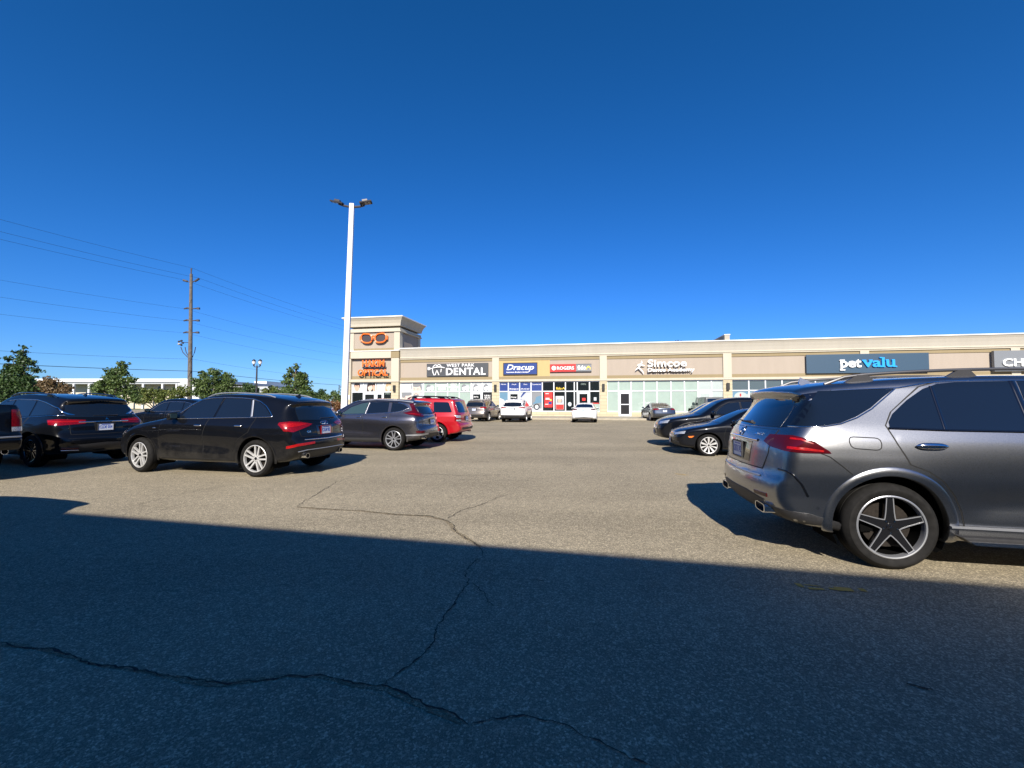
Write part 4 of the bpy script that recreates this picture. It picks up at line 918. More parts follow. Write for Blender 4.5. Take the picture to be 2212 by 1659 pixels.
def suv(name='suv', H=1.68, L=4.65, Wd=.93, af=1.38, ar=-1.38, rearlamp='wide', rake=.28, lamp='lamp_red', lampz=(.96, 1.08), win='car_glass', trim='chrome', Rw=.355, rr=.24, wedge=0, plate='CTWX 207', extra=(), h=.05, clad=.36, front_x=None, lampw=.42, belt=1.10, platez=.86):
    s = H / 1.68; xr = -L / 2 - .02; xf = L / 2 + .02; z = lambda a: a * s
    sp = dict(h=h, sil=[(xr + .22, .28), (xr + .04, .38), (xr, .55), (xr + .02, .70), (xr + .08, .78), (xr + .09, z(.96)), (xr + .13, z(1.08)), (xr + .13 + rake, z(1.42)), (xr + .05 + rake, z(1.52)), (xr + .10 + rake, z(1.57)), (xr + .6 + rake, z(1.64)), (-.9, z(1.68)), (-.3, z(1.69)), (.1, z(1.65)), (.4, z(1.54)),
                         (1.0, z(1.17)), (1.15, z(1.12)), (xf - .4, z(1.0)), (xf - .12, z(.88)), (xf, .68), (xf - .02, .42), (xf - .18, .28), (1.0, .25), (-1.0, .25)],
              sec=[(.2, Wd - .07), (.3, Wd - .03), (.6, Wd - .02), (.85, Wd), (.98, Wd - .005), (z(1.08), Wd - .04), (z(1.14), Wd - .08), (z(1.5), Wd - .24), (z(1.7), Wd - .32)],
              belt=z(1.12), rise=-.02, af=af, ar=ar, R=Rw, Ra=Rw + .065, rr=rr, tw=.235, track=Wd - .02, crown=.07, clad=clad)
    xs = xr + .13 + rake
    sp['feat'] = [
        ('P', 'LR', 'front_door_window', win, [(.55, z(1.13)), (.36, z(1.32)), (.1, z(1.47)), (-.25, z(1.52)), (-.29, z(1.13))], dict(off=.006, res=.08)),
        ('P', 'LR', 'rear_door_window', 'car_glass', [(-.35, z(1.13)), (-.31, z(1.525)), (-.8, z(1.53)), (-1.08, z(1.51)), (-1.16, z(1.15))], dict(off=.006, res=.08)),
        ('P', 'LR', 'quarter_window', 'car_glass', [(-1.22, z(1.155)), (-1.15, z(1.50)), (-1.45, z(1.45)), (xs + .10, z(1.32)), (xs - .10, z(1.20))], dict(off=.006, res=.08)),
        ('S', 'LR', 'window_trim', trim, [(.72, z(1.11)), (-.3, z(1.11)), (-1.2, z(1.13)), (xs - .13, z(1.18)), (xs + .08, z(1.34)), (-1.45, z(1.47)), (-1.1, z(1.53)), (-.4, z(1.545)), (0, z(1.515)), (.34, z(1.36)), (.62, z(1.13))], dict(w=.02, off=.006, h=.010)),
        ('S', 'LR', 'door_gap', 'seam', [(-1.2, z(1.14)), (-1.12, .9), (-.88, .66), (-.8, .40), (.88, .40), (.92, .8), (.8, z(1.08))], dict(w=.012, off=.003)),
        ('S', 'LR', 'door_gap', 'seam', [(-.33, z(1.13)), (-.26, .40)], dict(w=.012, off=.003)),
        ('P', 'B', 'rear_window', 'car_glass', fillet(sym([(0, z(1.11)), (Wd - .27, z(1.13)), (Wd - .33, z(1.41)), (0, z(1.44))]), .04), dict(off=.006, res=.08)),
        ('S', 'B', 'tailgate_gap', 'seam', [(-.66, z(1.1)), (-.64, .75), (0, .74), (.64, .75), (.66, z(1.1))], dict(w=.012, off=.003)),
        ('P', (150,), 'taillight', lamp, [(xr + .09, Wd - lampw, z(lampz[1]) - .01), (xr + .2, Wd - .12, z(lampz[1]) + .02), (xr + .42, Wd - .02, z(lampz[1])), (xr + .36, Wd - .02, z(lampz[0]) + .02), (xr + .2, Wd - .12, z(lampz[0])), (xr + .09, Wd - lampw, z(lampz[0]) + .03)], dict(off=.008, res=.04)),
        ('P', (150,), 'lamp_strip', 'lamp_bright', [(xr + .1, Wd - lampw + .08, z(lampz[1]) - .03), (xr + .38, Wd - .02, z(lampz[1]) - .025), (xr + .36, Wd - .02, z(lampz[0]) + .07), (xr + .1, Wd - lampw + .08, z(lampz[0]) + .07)], dict(off=.011, res=.04)),
        ('P', 'B', 'plate_recess', 'seam', sym([(0, platez - .09), (.2, platez - .09), (.22, platez + .1), (0, platez + .1)]), dict(off=.003)),
        ('P', 'B', 'diffuser', 'cladding', sym([(0, .33), (.7, .35), (.72, .50), (0, .54)]), dict(off=.006, res=.08)),
        ('P', 'T', 'windshield', 'windshield_glass', [(.40, Wd - .36), (.96, Wd - .22), (1.03, 0), (.96, .22 - Wd), (.40, .36 - Wd), (.44, 0)], dict(off=.004, res=.08)),
        ('P', (30,), 'headlight', 'lamp_clear', [(xf - .1, .5, .86), (xf - .4, .86, .93), (xf - .36, .86, .83), (xf - .08, .55, .78)], dict(off=.008, res=.04)),
        ('P', 'F', 'grille', 'gloss_black', sym([(0, .42), (.40, .42), (.50, .80), (0, .84)]), dict(off=.006)),
    ]
    sp['extra'] = [x_handle([-.12, -.98], .99, 'P' if trim != 'chrome' else 'chrome', ln=.18), x_mirror(.62, z(1.13)), x_plate(platez, plate), x_wiper(-.3, .2, z(1.15)), x_fin(-1.5), x_flare(0, .05, .012, 'cladding' if clad and clad > .3 else 'P')] + list(extra)
    return sp

def sedan(H=1.44, L=4.65, Wd=.90, lamp='lamp_red', plate='CEAF 660', extra=(), h=.045, win='car_glass', trim='chrome', lampz=(.86, .98), platez=.80, rr=.235, frontlamp=True, lampw=.45, spoil=.0):
    s = H / 1.44; xr = -L / 2; xf = L / 2; z = lambda a: a * s
    sp = dict(h=h, sil=[(xr + .2, .26), (xr + .03, .36), (xr - .02, .55), (xr, .72), (xr + .02, z(.86)), (xr + .02 - spoil, z(1.00)), (xr + .12, z(1.04)), (xr + .5, z(1.07)), (xr + .72, z(1.10)), (-1.0, z(1.36)), (-.6, z(1.42)), (-.1, z(1.45)), (.3, z(1.38)),
                         (1.05, z(1.02)), (1.2, z(.97)), (xf - .5, z(.86)), (xf - .15, z(.76)), (xf, .6), (xf - .02, .36), (xf - .15, .24), (1.0, .2), (-1.0, .2)],
              sec=[(.16, Wd - .07), (.25, Wd - .03), (.5, Wd - .015), (.72, Wd), (.85, Wd - .01), (z(.94), Wd - .05), (z(1.0), Wd - .09), (z(1.3), Wd - .25), (z(1.45), Wd - .33)],
              belt=z(.98), rise=-.03, af=1.36, ar=-1.34, R=.325, Ra=.385, rr=rr, tw=.22, track=Wd - .02, crown=.07, bowf=.18)
    sp['feat'] = [
        ('P', 'LR', 'front_door_window', win, [(.62, z(.985)), (.22, z(1.22)), (-.05, z(1.30)), (-.28, z(1.33)), (-.26, z(.985))], dict(off=.006, res=.06)),
        ('P', 'LR', 'rear_door_window', 'car_glass', [(-.32, z(.985)), (-.34, z(1.33)), (-.65, z(1.32)), (-1.0, z(1.24)), (-1.28, z(1.03))], dict(off=.006, res=.06)),
        ('S', 'LR', 'window_trim', trim, [(.75, z(.965)), (-.3, z(.968)), (-1.33, z(1.01)), (-1.03, z(1.26)), (-.65, z(1.345)), (-.2, z(1.35)), (.02, z(1.315)), (.28, z(1.23)), (.68, z(.98))], dict(w=.016, off=.006, h=.010)),
        ('S', 'LR', 'door_gap', 'seam', [(-1.3, z(1.0)), (-1.1, .75), (-.9, .55), (-.85, .28), (.88, .28), (.95, .6), (.85, z(.93))], dict(w=.01, off=.003)),
        ('S', 'LR', 'door_gap', 'seam', [(-.30, z(.98)), (-.24, .28)], dict(w=.01, off=.003)),
        ('P', 'T', 'rear_window', 'car_glass', [(xr + .74, Wd - .26), (-1.06, Wd - .36), (-.98, 0), (-1.06, .36 - Wd), (xr + .74, .26 - Wd), (xr + .68, 0)], dict(off=.005, res=.06)),
        ('P', (150,), 'taillight', lamp, [(xr + .03, Wd - lampw, z(lampz[1]) - .02), (xr + .15, Wd - .12, z(lampz[1])), (xr + .36, Wd - .02, z(lampz[1]) - .01), (xr + .28, Wd - .03, z(lampz[0]) + .02), (xr + .15, Wd - .12, z(lampz[0])), (xr + .03, Wd - lampw, z(lampz[0]) + .03)], dict(off=.008, res=.04)),
        ('S', 'B', 'trunk_gap', 'seam', [(-.62, z(1.0)), (-.5, .76), (0, .74), (.5, .76), (.62, z(1.0))], dict(w=.012, off=.003)),
        ('P', 'B', 'diffuser', 'cladding', sym([(0, .27), (.62, .29), (.66, .38), (0, .42)]), dict(off=.006, res=.08)),
        ('P', 'T', 'windshield', 'windshield_glass', [(.26, Wd - .36), (1.0, Wd - .20), (1.09, 0), (1.0, .20 - Wd), (.26, .36 - Wd), (.31, 0)], dict(off=.004, res=.06)),
        ('P', (25,), 'headlight', 'lamp_clear', [(xf - .10, .42, .66), (xf - .35, .80, .735), (xf - .30, .82, .66), (xf - .08, .5, .605)], dict(off=.008, res=.03)),
        ('P', 'F', 'grille', 'gloss_black', sym([(0, .50), (.46, .50), (.5, .64), (0, .67)]), dict(off=.006)),
        ('S', 'F', 'grille_bar', 'chrome', [(-.50, .665), (0, .675), (.50, .665)], dict(w=.03, off=.008, h=.014)),
        ('P', 'F', 'lower_grille', 'cladding', sym([(0, .27), (.5, .27), (.55, .40), (0, .42)]), dict(off=.006)),
    ]
    sp['extra'] = [x_handle([-.1, -.95], .86, 'P' if trim != 'chrome' else 'chrome', ln=.17), x_mirror(.68, z(1.0), sx=.1, sy=.18, sz=.12), x_plate(platez, plate), x_fin(-.9), x_flare(0, .02, .006, 'P')] + list(extra)
    return sp
# ---------------------------------------------------------------- measured points: a photo pixel (2212 px wide frame) to a point on the ground
def ground_at(px, py, z=0.0):
    c, s = math.cos(PITCH), math.sin(PITCH); v = ((px - 1106) / FPX, 1.0, -(py - 829.5) / FPX)
    r = (v[0], v[1] * c - v[2] * s, v[1] * s + v[2] * c); t = (z - CAMH) / r[2]
    return r[0] * t, r[1] * t
rnd = random.Random(7)

# ---------------------------------------------------------------- ground
def sheet(name, x0, x1, y0, y1, z, m, kind='structure'):
    me = meshdata(name, [(x0, y0, z), (x1, y0, z), (x1, y1, z), (x0, y1, z)], [(0, 1, 2, 3)]); return tag(link(name, me, None, m), kind=kind)
sheet('ground', -900, 900, -300, 1500, -.06, 'grass')
sheet('parking_lot', -45, 70, -16, 44, 0, 'asphalt')
sheet('road', -75, -48.5, -200, 400, -.052, 'asphalt')

def crack(pts, w0, w1, seed):
    r = random.Random(seed); P = [Vector(ground_at(*p)) for p in pts]; Q = []
    for a, b in zip(P, P[1:]):
        n = max(2, int((b - a).length / .028))
        for k in range(n): Q.append(a + (b - a) * (k / n))
    Q.append(P[-1]); n = len(Q); L = []; Rr = []; off = Vector((0, 0)); big = .8
    for i, q in enumerate(Q):
        t = (Q[min(i + 1, n - 1)] - Q[max(i - 1, 0)]).normalized(); nn = Vector((-t.y, t.x)); off = off * .86 + Vector((r.uniform(-1, 1), r.uniform(-1, 1))) * .014
        big = big * .8 + r.uniform(0, .45); ww = (w0 + (w1 - w0) * i / n) * big * r.uniform(.35, 1.3); c = q + off
        L.append(c + nn * ww * r.uniform(.2, .8)); Rr.append(c - nn * ww * r.uniform(.2, .8))
    v = [(p.x, p.y, .004) for p in L] + [(p.x, p.y, .004) for p in Rr]
    f = [(i, i + 1, n + i + 1, n + i) for i in range(n - 1)]
    for i in range(2, n - 2):                                  # crumbled chips and hairline spurs along the edge
        if r.random() < .35:
            c = Q[i] + Vector((r.uniform(-1, 1), r.uniform(-1, 1))) * (w0 * 1.6 + .01); s_ = r.uniform(.3, 1.0) * (w0 + w1) * .35; k = len(v); a0 = r.uniform(0, 6)
            v += [(c.x + s_ * r.uniform(.4, 1) * math.cos(a0 + t), c.y + s_ * r.uniform(.4, 1) * math.sin(a0 + t), .005) for t in (0, 1.3, 2.5, 3.8, 5.0)]; f.append((k, k + 1, k + 2, k + 3, k + 4))
    tag(link('pavement_crack', meshdata('pavement_crack', v, f), None, 'crack'), kind='structure')
    if seed == 1 or seed == 4:                                # worn, dirt filled margin of the long cracks
        v = []; n2 = 0; wd = .03
        for i in range(0, n, 2):
            q = Q[i]; t = (Q[min(i + 1, n - 1)] - Q[max(i - 1, 0)]).normalized(); nn = Vector((-t.y, t.x)); wd = max(.012, min(.042, wd + r.uniform(-.012, .012)))
            v += [(q.x + nn.x * wd * r.uniform(.5, 1.1), q.y + nn.y * wd * r.uniform(.5, 1.1), .002), (q.x - nn.x * wd * r.uniform(.5, 1.1), q.y - nn.y * wd * r.uniform(.5, 1.1), .002)]; n2 += 1
        tag(link('worn_margin', meshdata('worn_margin', v, [(2 * i, 2 * i + 2, 2 * i + 3, 2 * i + 1) for i in range(n2 - 1)]), None, 'worn_asphalt'), kind='structure')
crack([(0, 1390), (60, 1397), (130, 1412), (215, 1437), (330, 1455), (420, 1472), (475, 1477), (540, 1470), (620, 1460), (700, 1463), (760, 1478), (830, 1487), (880, 1512), (950, 1541), (1010, 1568)], .012, .008, 1)
crack([(1010, 1568), (1060, 1553), (1130, 1553), (1200, 1567), (1270, 1592), (1340, 1625), (1420, 1659)], .007, .006, 2)
crack([(835, 1480), (880, 1440), (925, 1395), (950, 1345), (985, 1300), (1018, 1262), (1008, 1232), (1042, 1200), (1035, 1180)], .007, .008, 3)
crack([(1037, 1181), (1012, 1165), (985, 1148), (965, 1125), (925, 1115), (860, 1112), (780, 1104), (700, 1100), (640, 1095)], .016, .012, 4)
crack([(968, 1120), (1000, 1103), (1040, 1092), (1070, 1078), (1095, 1068)], .014, .008, 5)
crack([(1020, 1262), (1045, 1285), (1060, 1310)], .008, .004, 6)
crack([(1035, 1247), (1100, 1250), (1180, 1256)], .007, .004, 7)
crack([(640, 1095), (700, 1058), (720, 1045), (760, 1030)], .010, .006, 8)
crack([(880, 1023), (1000, 1027), (1100, 1025)], .016, .01, 9)
crack([(950, 1035), (1200, 1040)], .010, .006, 12)
crack([(1340, 912), (1600, 925)], .04, .02, 10)
crack([(300, 1092), (345, 1078), (420, 1062), (520, 1045)], .008, .004, 13)
for a, b, c, d in ((1960, 1477, 2010, 1485),): crack([(a, b), (c, d)], .012, .01, a)
def paint_line(p, q, wd, seed, m='yellow_paint'):
    r = random.Random(seed); a, b = Vector(p), Vector(q); t = (b - a).normalized(); n = Vector((-t.y, t.x)); v = []; f = []; L = (b - a).length; k = 0; s = 0
    while s < L:
        l = r.uniform(.03, .14)
        for _ in range(2):
            o = r.uniform(-wd * .4, wd * .4); h = wd * r.uniform(.08, .38); c0 = a + t * s + n * o; c1 = a + t * min(L, s + l) + n * (o + r.uniform(-.01, .01)); i = len(v)
            v += [(c0 + n * h).to_3d() + Vector((0, 0, .0045 + .0004 * (k % 3))), (c1 + n * h * r.uniform(.4, 1)).to_3d() + Vector((0, 0, .0045 + .0004 * (k % 3))), (c1 - n * h).to_3d() + Vector((0, 0, .0045 + .0004 * (k % 3))), (c0 - n * h * r.uniform(.4, 1)).to_3d() + Vector((0, 0, .0045 + .0004 * (k % 3)))]; f.append((i, i + 1, i + 2, i + 3)); k += 1
        s += l * r.uniform(.9, 2.2)
    tag(link('parking_line', meshdata('parking_line', v, f), None, m), kind='structure')
paint_line(ground_at(1722, 1266), ground_at(1870, 1276), .10, 1)
paint_line(ground_at(1458, 1024), ground_at(1486, 1027), .10, 2)

# ---------------------------------------------------------------- the strip mall
BA = R(-10.9); P0 = Vector((10.42, 41.0, 0)); BD = Vector((math.cos(BA), math.sin(BA), 0)); BN = Vector((-math.sin(BA), math.cos(BA), 0))
def U(px, v=0):
    k = (px - 1106) / FPX; o = P0 + BN * v
    return (k * o.y - o.x) / (BD.x - k * BD.y)
mall = empty('strip_mall', P0, BA, 'long beige stucco shop row with tan bands and a flared corner tower', 'building')
sidewalk = MB(); sidewalk.box(-45, 62, -4.75, .4, -.05, .15)
sw = sidewalk.mesh('sidewalk', bevel=.02); so_ = tag(link('sidewalk', sw, None, 'concrete'), kind='structure'); so_.location = P0; so_.rotation_euler = (0, 0, BA)
def part(name, m, fn, parent=None, **k):
    b = MB(); fn(b); return b.build(name, m, parent or mall, **k)
TL, TR = U(750.6), U(865); D0 = U(867); END = 60
edges = [(TR, U(1063.7)), (U(1078.3), U(1295.8)), (U(1311.4), U(1562.5)), (U(1581), U(1859)), (U(1878.5), U(2185)), (U(2205), U(2205) + 10.4), (U(2205) + 11.0, END)]
pil = [(edges[i][1], edges[i + 1][0]) for i in range(len(edges) - 1)]
# main volume behind the front plane
part('wall', 'stucco_field', lambda b: b.box(TR + .01, END, .02, 22, 3.46, 6.4))
part('wall_base', 'stone', lambda b: b.box(TR + .01, END, 3.2, 22, 0, 3.46))
part('ceiling', 'stucco_white', lambda b: b.box(TR + .01, END, .10, 3.2, 3.40, 3.455))
part('accent_panel', 'stucco_yellow', lambda b: b.box(edges[1][0], U(1188), -.012, .02, 3.95, 5.49))
def bands(b, z0, z1, y):
    for a, c in edges: b.box(a, c, y, .03, z0, z1)
part('band', 'stucco_tan', lambda b: bands(b, 3.66, 3.95, -.035))
part('band', 'stucco_tan', lambda b: bands(b, 5.49, 5.78, -.035))
part('fascia', 'stucco_cream', lambda b: (b.box(TR + .01, END, -.17, .05, 3.46, 3.60), b.box(TR + .01, END, -.13, .05, 3.602, 3.66)), bevel=.01)
def para(b, x0, x1, y0=.03, k=0):
    b.prism([(y0, 5.78), (-.20, 5.78), (-.20, 5.86), (-.26, 5.885), (-.26, 6.0), (-.24, 6.02), (-.30, 6.35), (-.40, 6.80), (-.43, 6.86), (.3, 6.86), (.3, 6.3), (y0, 6.3)], x0, x1, 'x')
part('cornice', 'stucco_cream', lambda b: b.prism([(.03, 5.782), (-.13, 5.782), (-.13, 5.875), (-.19, 5.90), (-.19, 6.0), (-.17, 6.02), (.03, 6.02)], TR + .01, END, 'x'))
part('parapet', 'stucco_top', lambda b: b.prism([(.03, 6.022), (-.15, 6.022), (-.17, 6.35), (-.22, 6.65), (-.30, 6.86), (.3, 6.86), (.3, 6.022)], TR + .01, END, 'x'))
part('parapet_cap', 'cap_metal', lambda b: b.box(TR + .01, END, -.35, .34, 6.862, 6.95))
part('parapet_return', 'stucco_top', lambda b: (b.box(U(1567), U(1578), -.1, 7, 6.95, 7.42),))
part('parapet_return_cap', 'cap_metal', lambda b: b.box(U(1567) - .04, U(1578) + .04, -.14, 7.04, 7.422, 7.50))
for a, c in pil:
    part('pilaster', 'stucco_cream', lambda b: b.box(a, c, -.12, .03, 3.662, 5.78), bevel=.01)
    part('stone_pier', 'stone', lambda b: b.box(a - .02, c + .02, -.10, .5, .15, 3.458))
# ---- tower
YT = -.45
tl, tr = TL + .15, TR - .05
part('tower_wall', 'stucco_field', lambda b: (b.box(tl + .1, tr - .1, YT + .32, 5.0, 5.9, 8.9), b.box(TL + .2, TR - .2, YT + .34, 5.0, 3.6, 6.0), b.box(TL + .2, TR - .2, 3.0, 5.0, 0, 3.6)))
part('tower_ceiling', 'stucco_white', lambda b: b.box(TL + .2, TR - .2, YT + .34, 3.0, 3.5, 3.598))
fl, fr_ = U(762), U(848.5)
for a, c in ((TL, fl), (fr_, TR)):
    part('tower_pilaster', 'stucco_cream', lambda b: b.box(a, c, YT, 1.0, 3.60, 5.93), bevel=.01)
    part('pilaster_block', 'stucco_tan', lambda b: b.box(a - .02, c + .02, YT - .03, 1.0, 5.95, 6.62), bevel=.01)
    part('stone_pier', 'stone', lambda b: b.box(a + .02, c - .02, YT + .02, .8, .15, 3.52))
part('tower_beam', 'stucco_cream', lambda b: b.box(fl + .002, fr_ - .002, YT - .07, .4, 5.95, 6.66), bevel=.01)
part('tower_fascia', 'stucco_cream', lambda b: b.box(TL - .03, TR + .03, YT - .06, .4, 3.52, 3.64), bevel=.01)
part('tower_sill', 'stucco_cream', lambda b: b.box(fl + .002, fr_ - .002, YT + .05, .3, 3.642, 3.80))
part('tower_band', 'stucco_tan', lambda b: b.box(fl + .002, fr_ - .002, YT + .29, YT + .36, 3.80, 4.15))
part('tower_ledge', 'cap_metal', lambda b: b.box(TL - .05, TR + .05, YT - .12, 5.0, 6.662, 6.74))
ul, ur = U(762.5), U(871)          # upper tower
ul = TL + .22; ur = TR + .02
for a, c in ((ul, ul + .62), (ur - .62, ur)):
    part('tower_pilaster', 'stucco_cream', lambda b: b.box(a, c, YT + .12, YT + .8, 6.745, 9.0), bevel=.01)
part('tower_side_pilaster', 'stucco_cream', lambda b: (b.box(ur - .3, ur + .004, 4.45, 5.05, 6.9, 9.0),), bevel=.01)
part('tower_panel', 'stucco_field', lambda b: b.box(ul + .2, ur - .07, YT + .2, 5.0, 6.745, 9.0))
part('tower_band', 'stucco_tan', lambda b: (b.box(ul + .622, ur - .622, YT + .16, YT + .22, 6.75, 6.98), b.box(ul + .622, ur - .622, YT + .16, YT + .22, 8.71, 9.0)))
part('tower_band', 'stucco_tan', lambda b: b.box(ur - .09, ur - .045, YT + .81, 4.44, 8.65, 9.0))
def flare(b, prof, l, r_, y0, y1):
    """mitred cornice round the tower; prof = (outset, z)"""
    n = len(prof); v = []
    for o, z in prof: v += [(l - o, y0 - o, z), (r_ + o, y0 - o, z), (r_ + o, y1 + o, z), (l - o, y1 + o, z)]
    f = [(4 * i + k, 4 * i + (k + 1) % 4, 4 * (i + 1) + (k + 1) % 4, 4 * (i + 1) + k) for i in range(n - 1) for k in range(4)] + [(3, 2, 1, 0), tuple(4 * (n - 1) + k for k in range(4))]
    b.add(v, f)
part('tower_cornice', 'stucco_cream', lambda b: flare(b, [(.04, 9.02), (.04, 8.62), (.12, 8.65), (.12, 8.76), (.10, 8.78)], ul, ur, YT + .12, 5.05))
part('tower_cove', 'stucco_cream', lambda b: flare(b, [(.09, 9.231), (.14, 9.5), (.26, 9.8), (.46, 10.08)], ul, ur, YT + .12, 5.05))
part('tower_cap', 'cap_metal', lambda b: flare(b, [(.50, 10.082), (.50, 10.19)], ul, ur, YT + .12, 5.05))

# ---- storefronts
def front(x0, x1, mull, doors, kinds, z0=.56, ztr=2.5, z1=3.46, yf=.0, sill=True):
    """mull: inner mullion positions; doors: set of bay numbers; kinds: (upper, lower) glass per bay"""
    xs = [x0] + list(mull) + [x1]; t = .05
    if sill:
        run = []
        for i, (a, c) in enumerate(zip(xs, xs[1:])):
            if i in doors: continue
            if run and abs(run[-1][1] - a) < 1e-6: run[-1][1] = c
            else: run.append([a, c])
        for a, c in run: part('stone_sill', 'stone', lambda b: b.box(a, c, yf - .02, yf + .25, .15, z0))
    fb = MB()
    for x in xs:
        fb.box(x - t, x + t, yf, yf + .14, .16, z1 - .001)
    for i, (a, c) in enumerate(zip(xs, xs[1:])):
        fb.box(a + t, c - t, yf + .004, yf + .135, z1 - .09, z1 - .002); fb.box(a + t, c - t, yf + .004, yf + .135, ztr - .05, ztr + .05)
        if i not in doors: fb.box(a + t, c - t, yf + .004, yf + .135, z0 + .001, z0 + .09)
    fb.build('window_frame', 'alu_frame', mall)
    for i, (a, c) in enumerate(zip(xs, xs[1:])):
        up, lo = kinds[i] if isinstance(kinds, (list, tuple)) else (kinds, kinds)
        part('window_pane', up, lambda b: b.box(a + t, c - t, yf + .06, yf + .075, ztr + .05, z1 - .09))
        if i in doors:
            d = empty_part('door', a + t, c - t, yf, ztr, lo)
        else: part('window_pane', lo, lambda b: b.box(a + t, c - t, yf + .06, yf + .075, z0 + .09, ztr - .05))
def empty_part(name, a, c, yf, ztr, lo):
    b = MB(); q = .14; b.box(a, a + q, yf + .02, yf + .1, .17, ztr - .05); b.box(c - q, c, yf + .02, yf + .1, .17, ztr - .05)
    b.box(a + q, c - q, yf + .02, yf + .1, ztr - .25, ztr - .05); b.box(a + q, c - q, yf + .02, yf + .1, .17, .36); b.box(a + q, c - q, yf + .02, yf + .1, 1.22, 1.30)
    o = b.build(name, 'alu_frame', mall)
    g = MB(); g.box(a + q, c - q, yf + .05, yf + .06, .36, 1.22); g.box(a + q, c - q, yf + .05, yf + .06, 1.30, ztr - .25); g.build('door_glass', lo, o)
    h = MB(); h.tube([(c - q * .5, yf - .0, 1.0), (c - q * .5, yf - .05, 1.02), (c - q * .5, yf - .05, 1.38), (c - q * .5, yf, 1.4)], .015, 6); h.build('handle', 'satin', o, smooth=True)
    return o
r3 = lambda x: U((1200 + x * .36166) * .576); r4 = lambda x: U((1800 + x * .27125) * .576); r5 = lambda x: U((2200 + x * .31645) * .576); r6 = lambda x: U((2700 + x * .58462) * .576)
F, FW, SG = 'frosted', 'frosted_white', 'store_glass'
PW = 'poster_white'
front(fl, fr_, [U(787), U(813.5), U(830)], {1, 2}, [(PW, SG), (PW, SG), (PW, SG), (PW, SG)], yf=YT + .25, z1=3.52)
front(TR + .02, edges[0][1], [r3(957), r3(1075), r3(1200), r3(1323), r3(1445), r3(1567), r3(1683)], {6}, [(PW, PW), (PW, PW), (F, F), (F, F), (F, F), (F, F), (PW, SG), (PW, 'store_dark')])
front(edges[1][0], edges[1][1], [r4(392), r4(548), r4(706), r4(862), r4(1022), r4(1182), r4(1305), r4(1345), r4(1515)], {1, 8}, [('sign_navy', 'tint_blue'), ('sign_navy', SG), ('sign_navy', 'grey_light'), ('sign_navy', 'grey_ink')] + [(SG, SG)] * 6)
front(edges[2][0], edges[2][1], [r5(378), r5(528), r5(680), r5(835), r5(1000), r5(1160), r5(1320), r5(1480)], {1, 7}, [(F, F), (F, 'store_dark'), (F, F), (F, F), (F, F), (F, F), (F, F), (FW, FW), (FW, FW)])
front(edges[3][0], edges[3][1], [r6(186 + 107 * k) for k in range(7)], {4}, [('reflection_grey', 'tint_blue')] * 2 + [('reflection_grey', 'reflection_grey')] * 6)
for e in range(4, 7):
    a, c = edges[e]; n = max(3, round((c - a) / 1.35)); front(a, c, [a + (c - a) * k / n for k in range(1, n)], {n // 2}, [(SG, SG)] * n)
# dark shop interiors so that clear panes look into a room
part('shop_interior', 'store_dark', lambda b: (b.box(TL + .3, END, 2.9, 2.95, .15, 3.4), b.box(TL + .3, END, .3, 2.9, .151, .17)))
# ---- window graphics
def place(o, x, y, z): o.location = (x, y, z); return o
def portrait(cx, cz, s, y, hair='hair_dark', skin='skin', style='short', parent=None, glasses=False, beard=False, shirt='grey_light', clipz=None, name='window_poster'):
    b = MB(); mats = [skin, hair, shirt, 'grey_ink', 'sign_white']
    def E(m, x, z, rx, rz, dy, n=22, a0=0, a1=360): b.cm = m; b.ellipse(cx + x * s, cz + z * s, rx * s, rz * s, y - dy, n, a0, a1)
    if style == 'long': E(1, 0, .02, .42, .62, .001); b.cm = 1; b.box(cx - .42 * s, cx + .40 * s, y - .0012, y - .001, cz - .62 * s, cz)
    else: E(1, .02, .18, .36, .42, .001)
    E(0, 0, 0, .30, .42, .002); b.cm = 0; b.box(cx - .12 * s, cx + .12 * s, y - .0018, y - .0015, cz - .6 * s, cz - .3 * s)
    E(1, .0, .34, .31, .14, .003); E(1, -.2, .25, .12, .16, .0032) if style != 'short' else None
    if beard: E(1, 0, -.30, .17, .13, .0033); E(0, 0, -.23, .10, .035, .0036)
    for sx in (-.12, .12): E(3, sx, .06, .045, .018, .004, 10); E(1, sx, .12, .07, .014, .004, 8)
    E(3, 0, -.20, .08, .016, .004, 8); E(3, .02, -.07, .03, .014, .004, 8)
    if glasses:
        for sx in (-.13, .13):
            b.cm = 3
            for k in range(12):
                a, c = R(30 * k), R(30 * k + 30); pa = lambda t, q: (cx + (sx + .10 * q * math.cos(t)) * s, y - .005, cz + (.05 + .075 * q * math.sin(t)) * s)
                b.add([pa(a, 1), pa(c, 1), pa(c, .82), pa(a, .82)], [(0, 1, 2, 3)])
    return b.build(name, mats, parent or mall, fix=False)
def clip_box(o, x0, x1, z0, z1):
    me = o.data; bm = bmesh.new(); bm.from_mesh(me)
    for co, no in (((x0, 0, 0), (-1, 0, 0)), ((x1, 0, 0), (1, 0, 0)), ((0, 0, z0), (0, 0, -1)), ((0, 0, z1), (0, 0, 1))):
        bmesh.ops.bisect_plane(bm, geom=bm.verts[:] + bm.edges[:] + bm.faces[:], plane_co=co, plane_no=no, clear_outer=True)
    bm.to_mesh(me); bm.free(); return o
yt = YT + .25 + .055
q = lambda x: U((1290 + x * .18535) * .576)
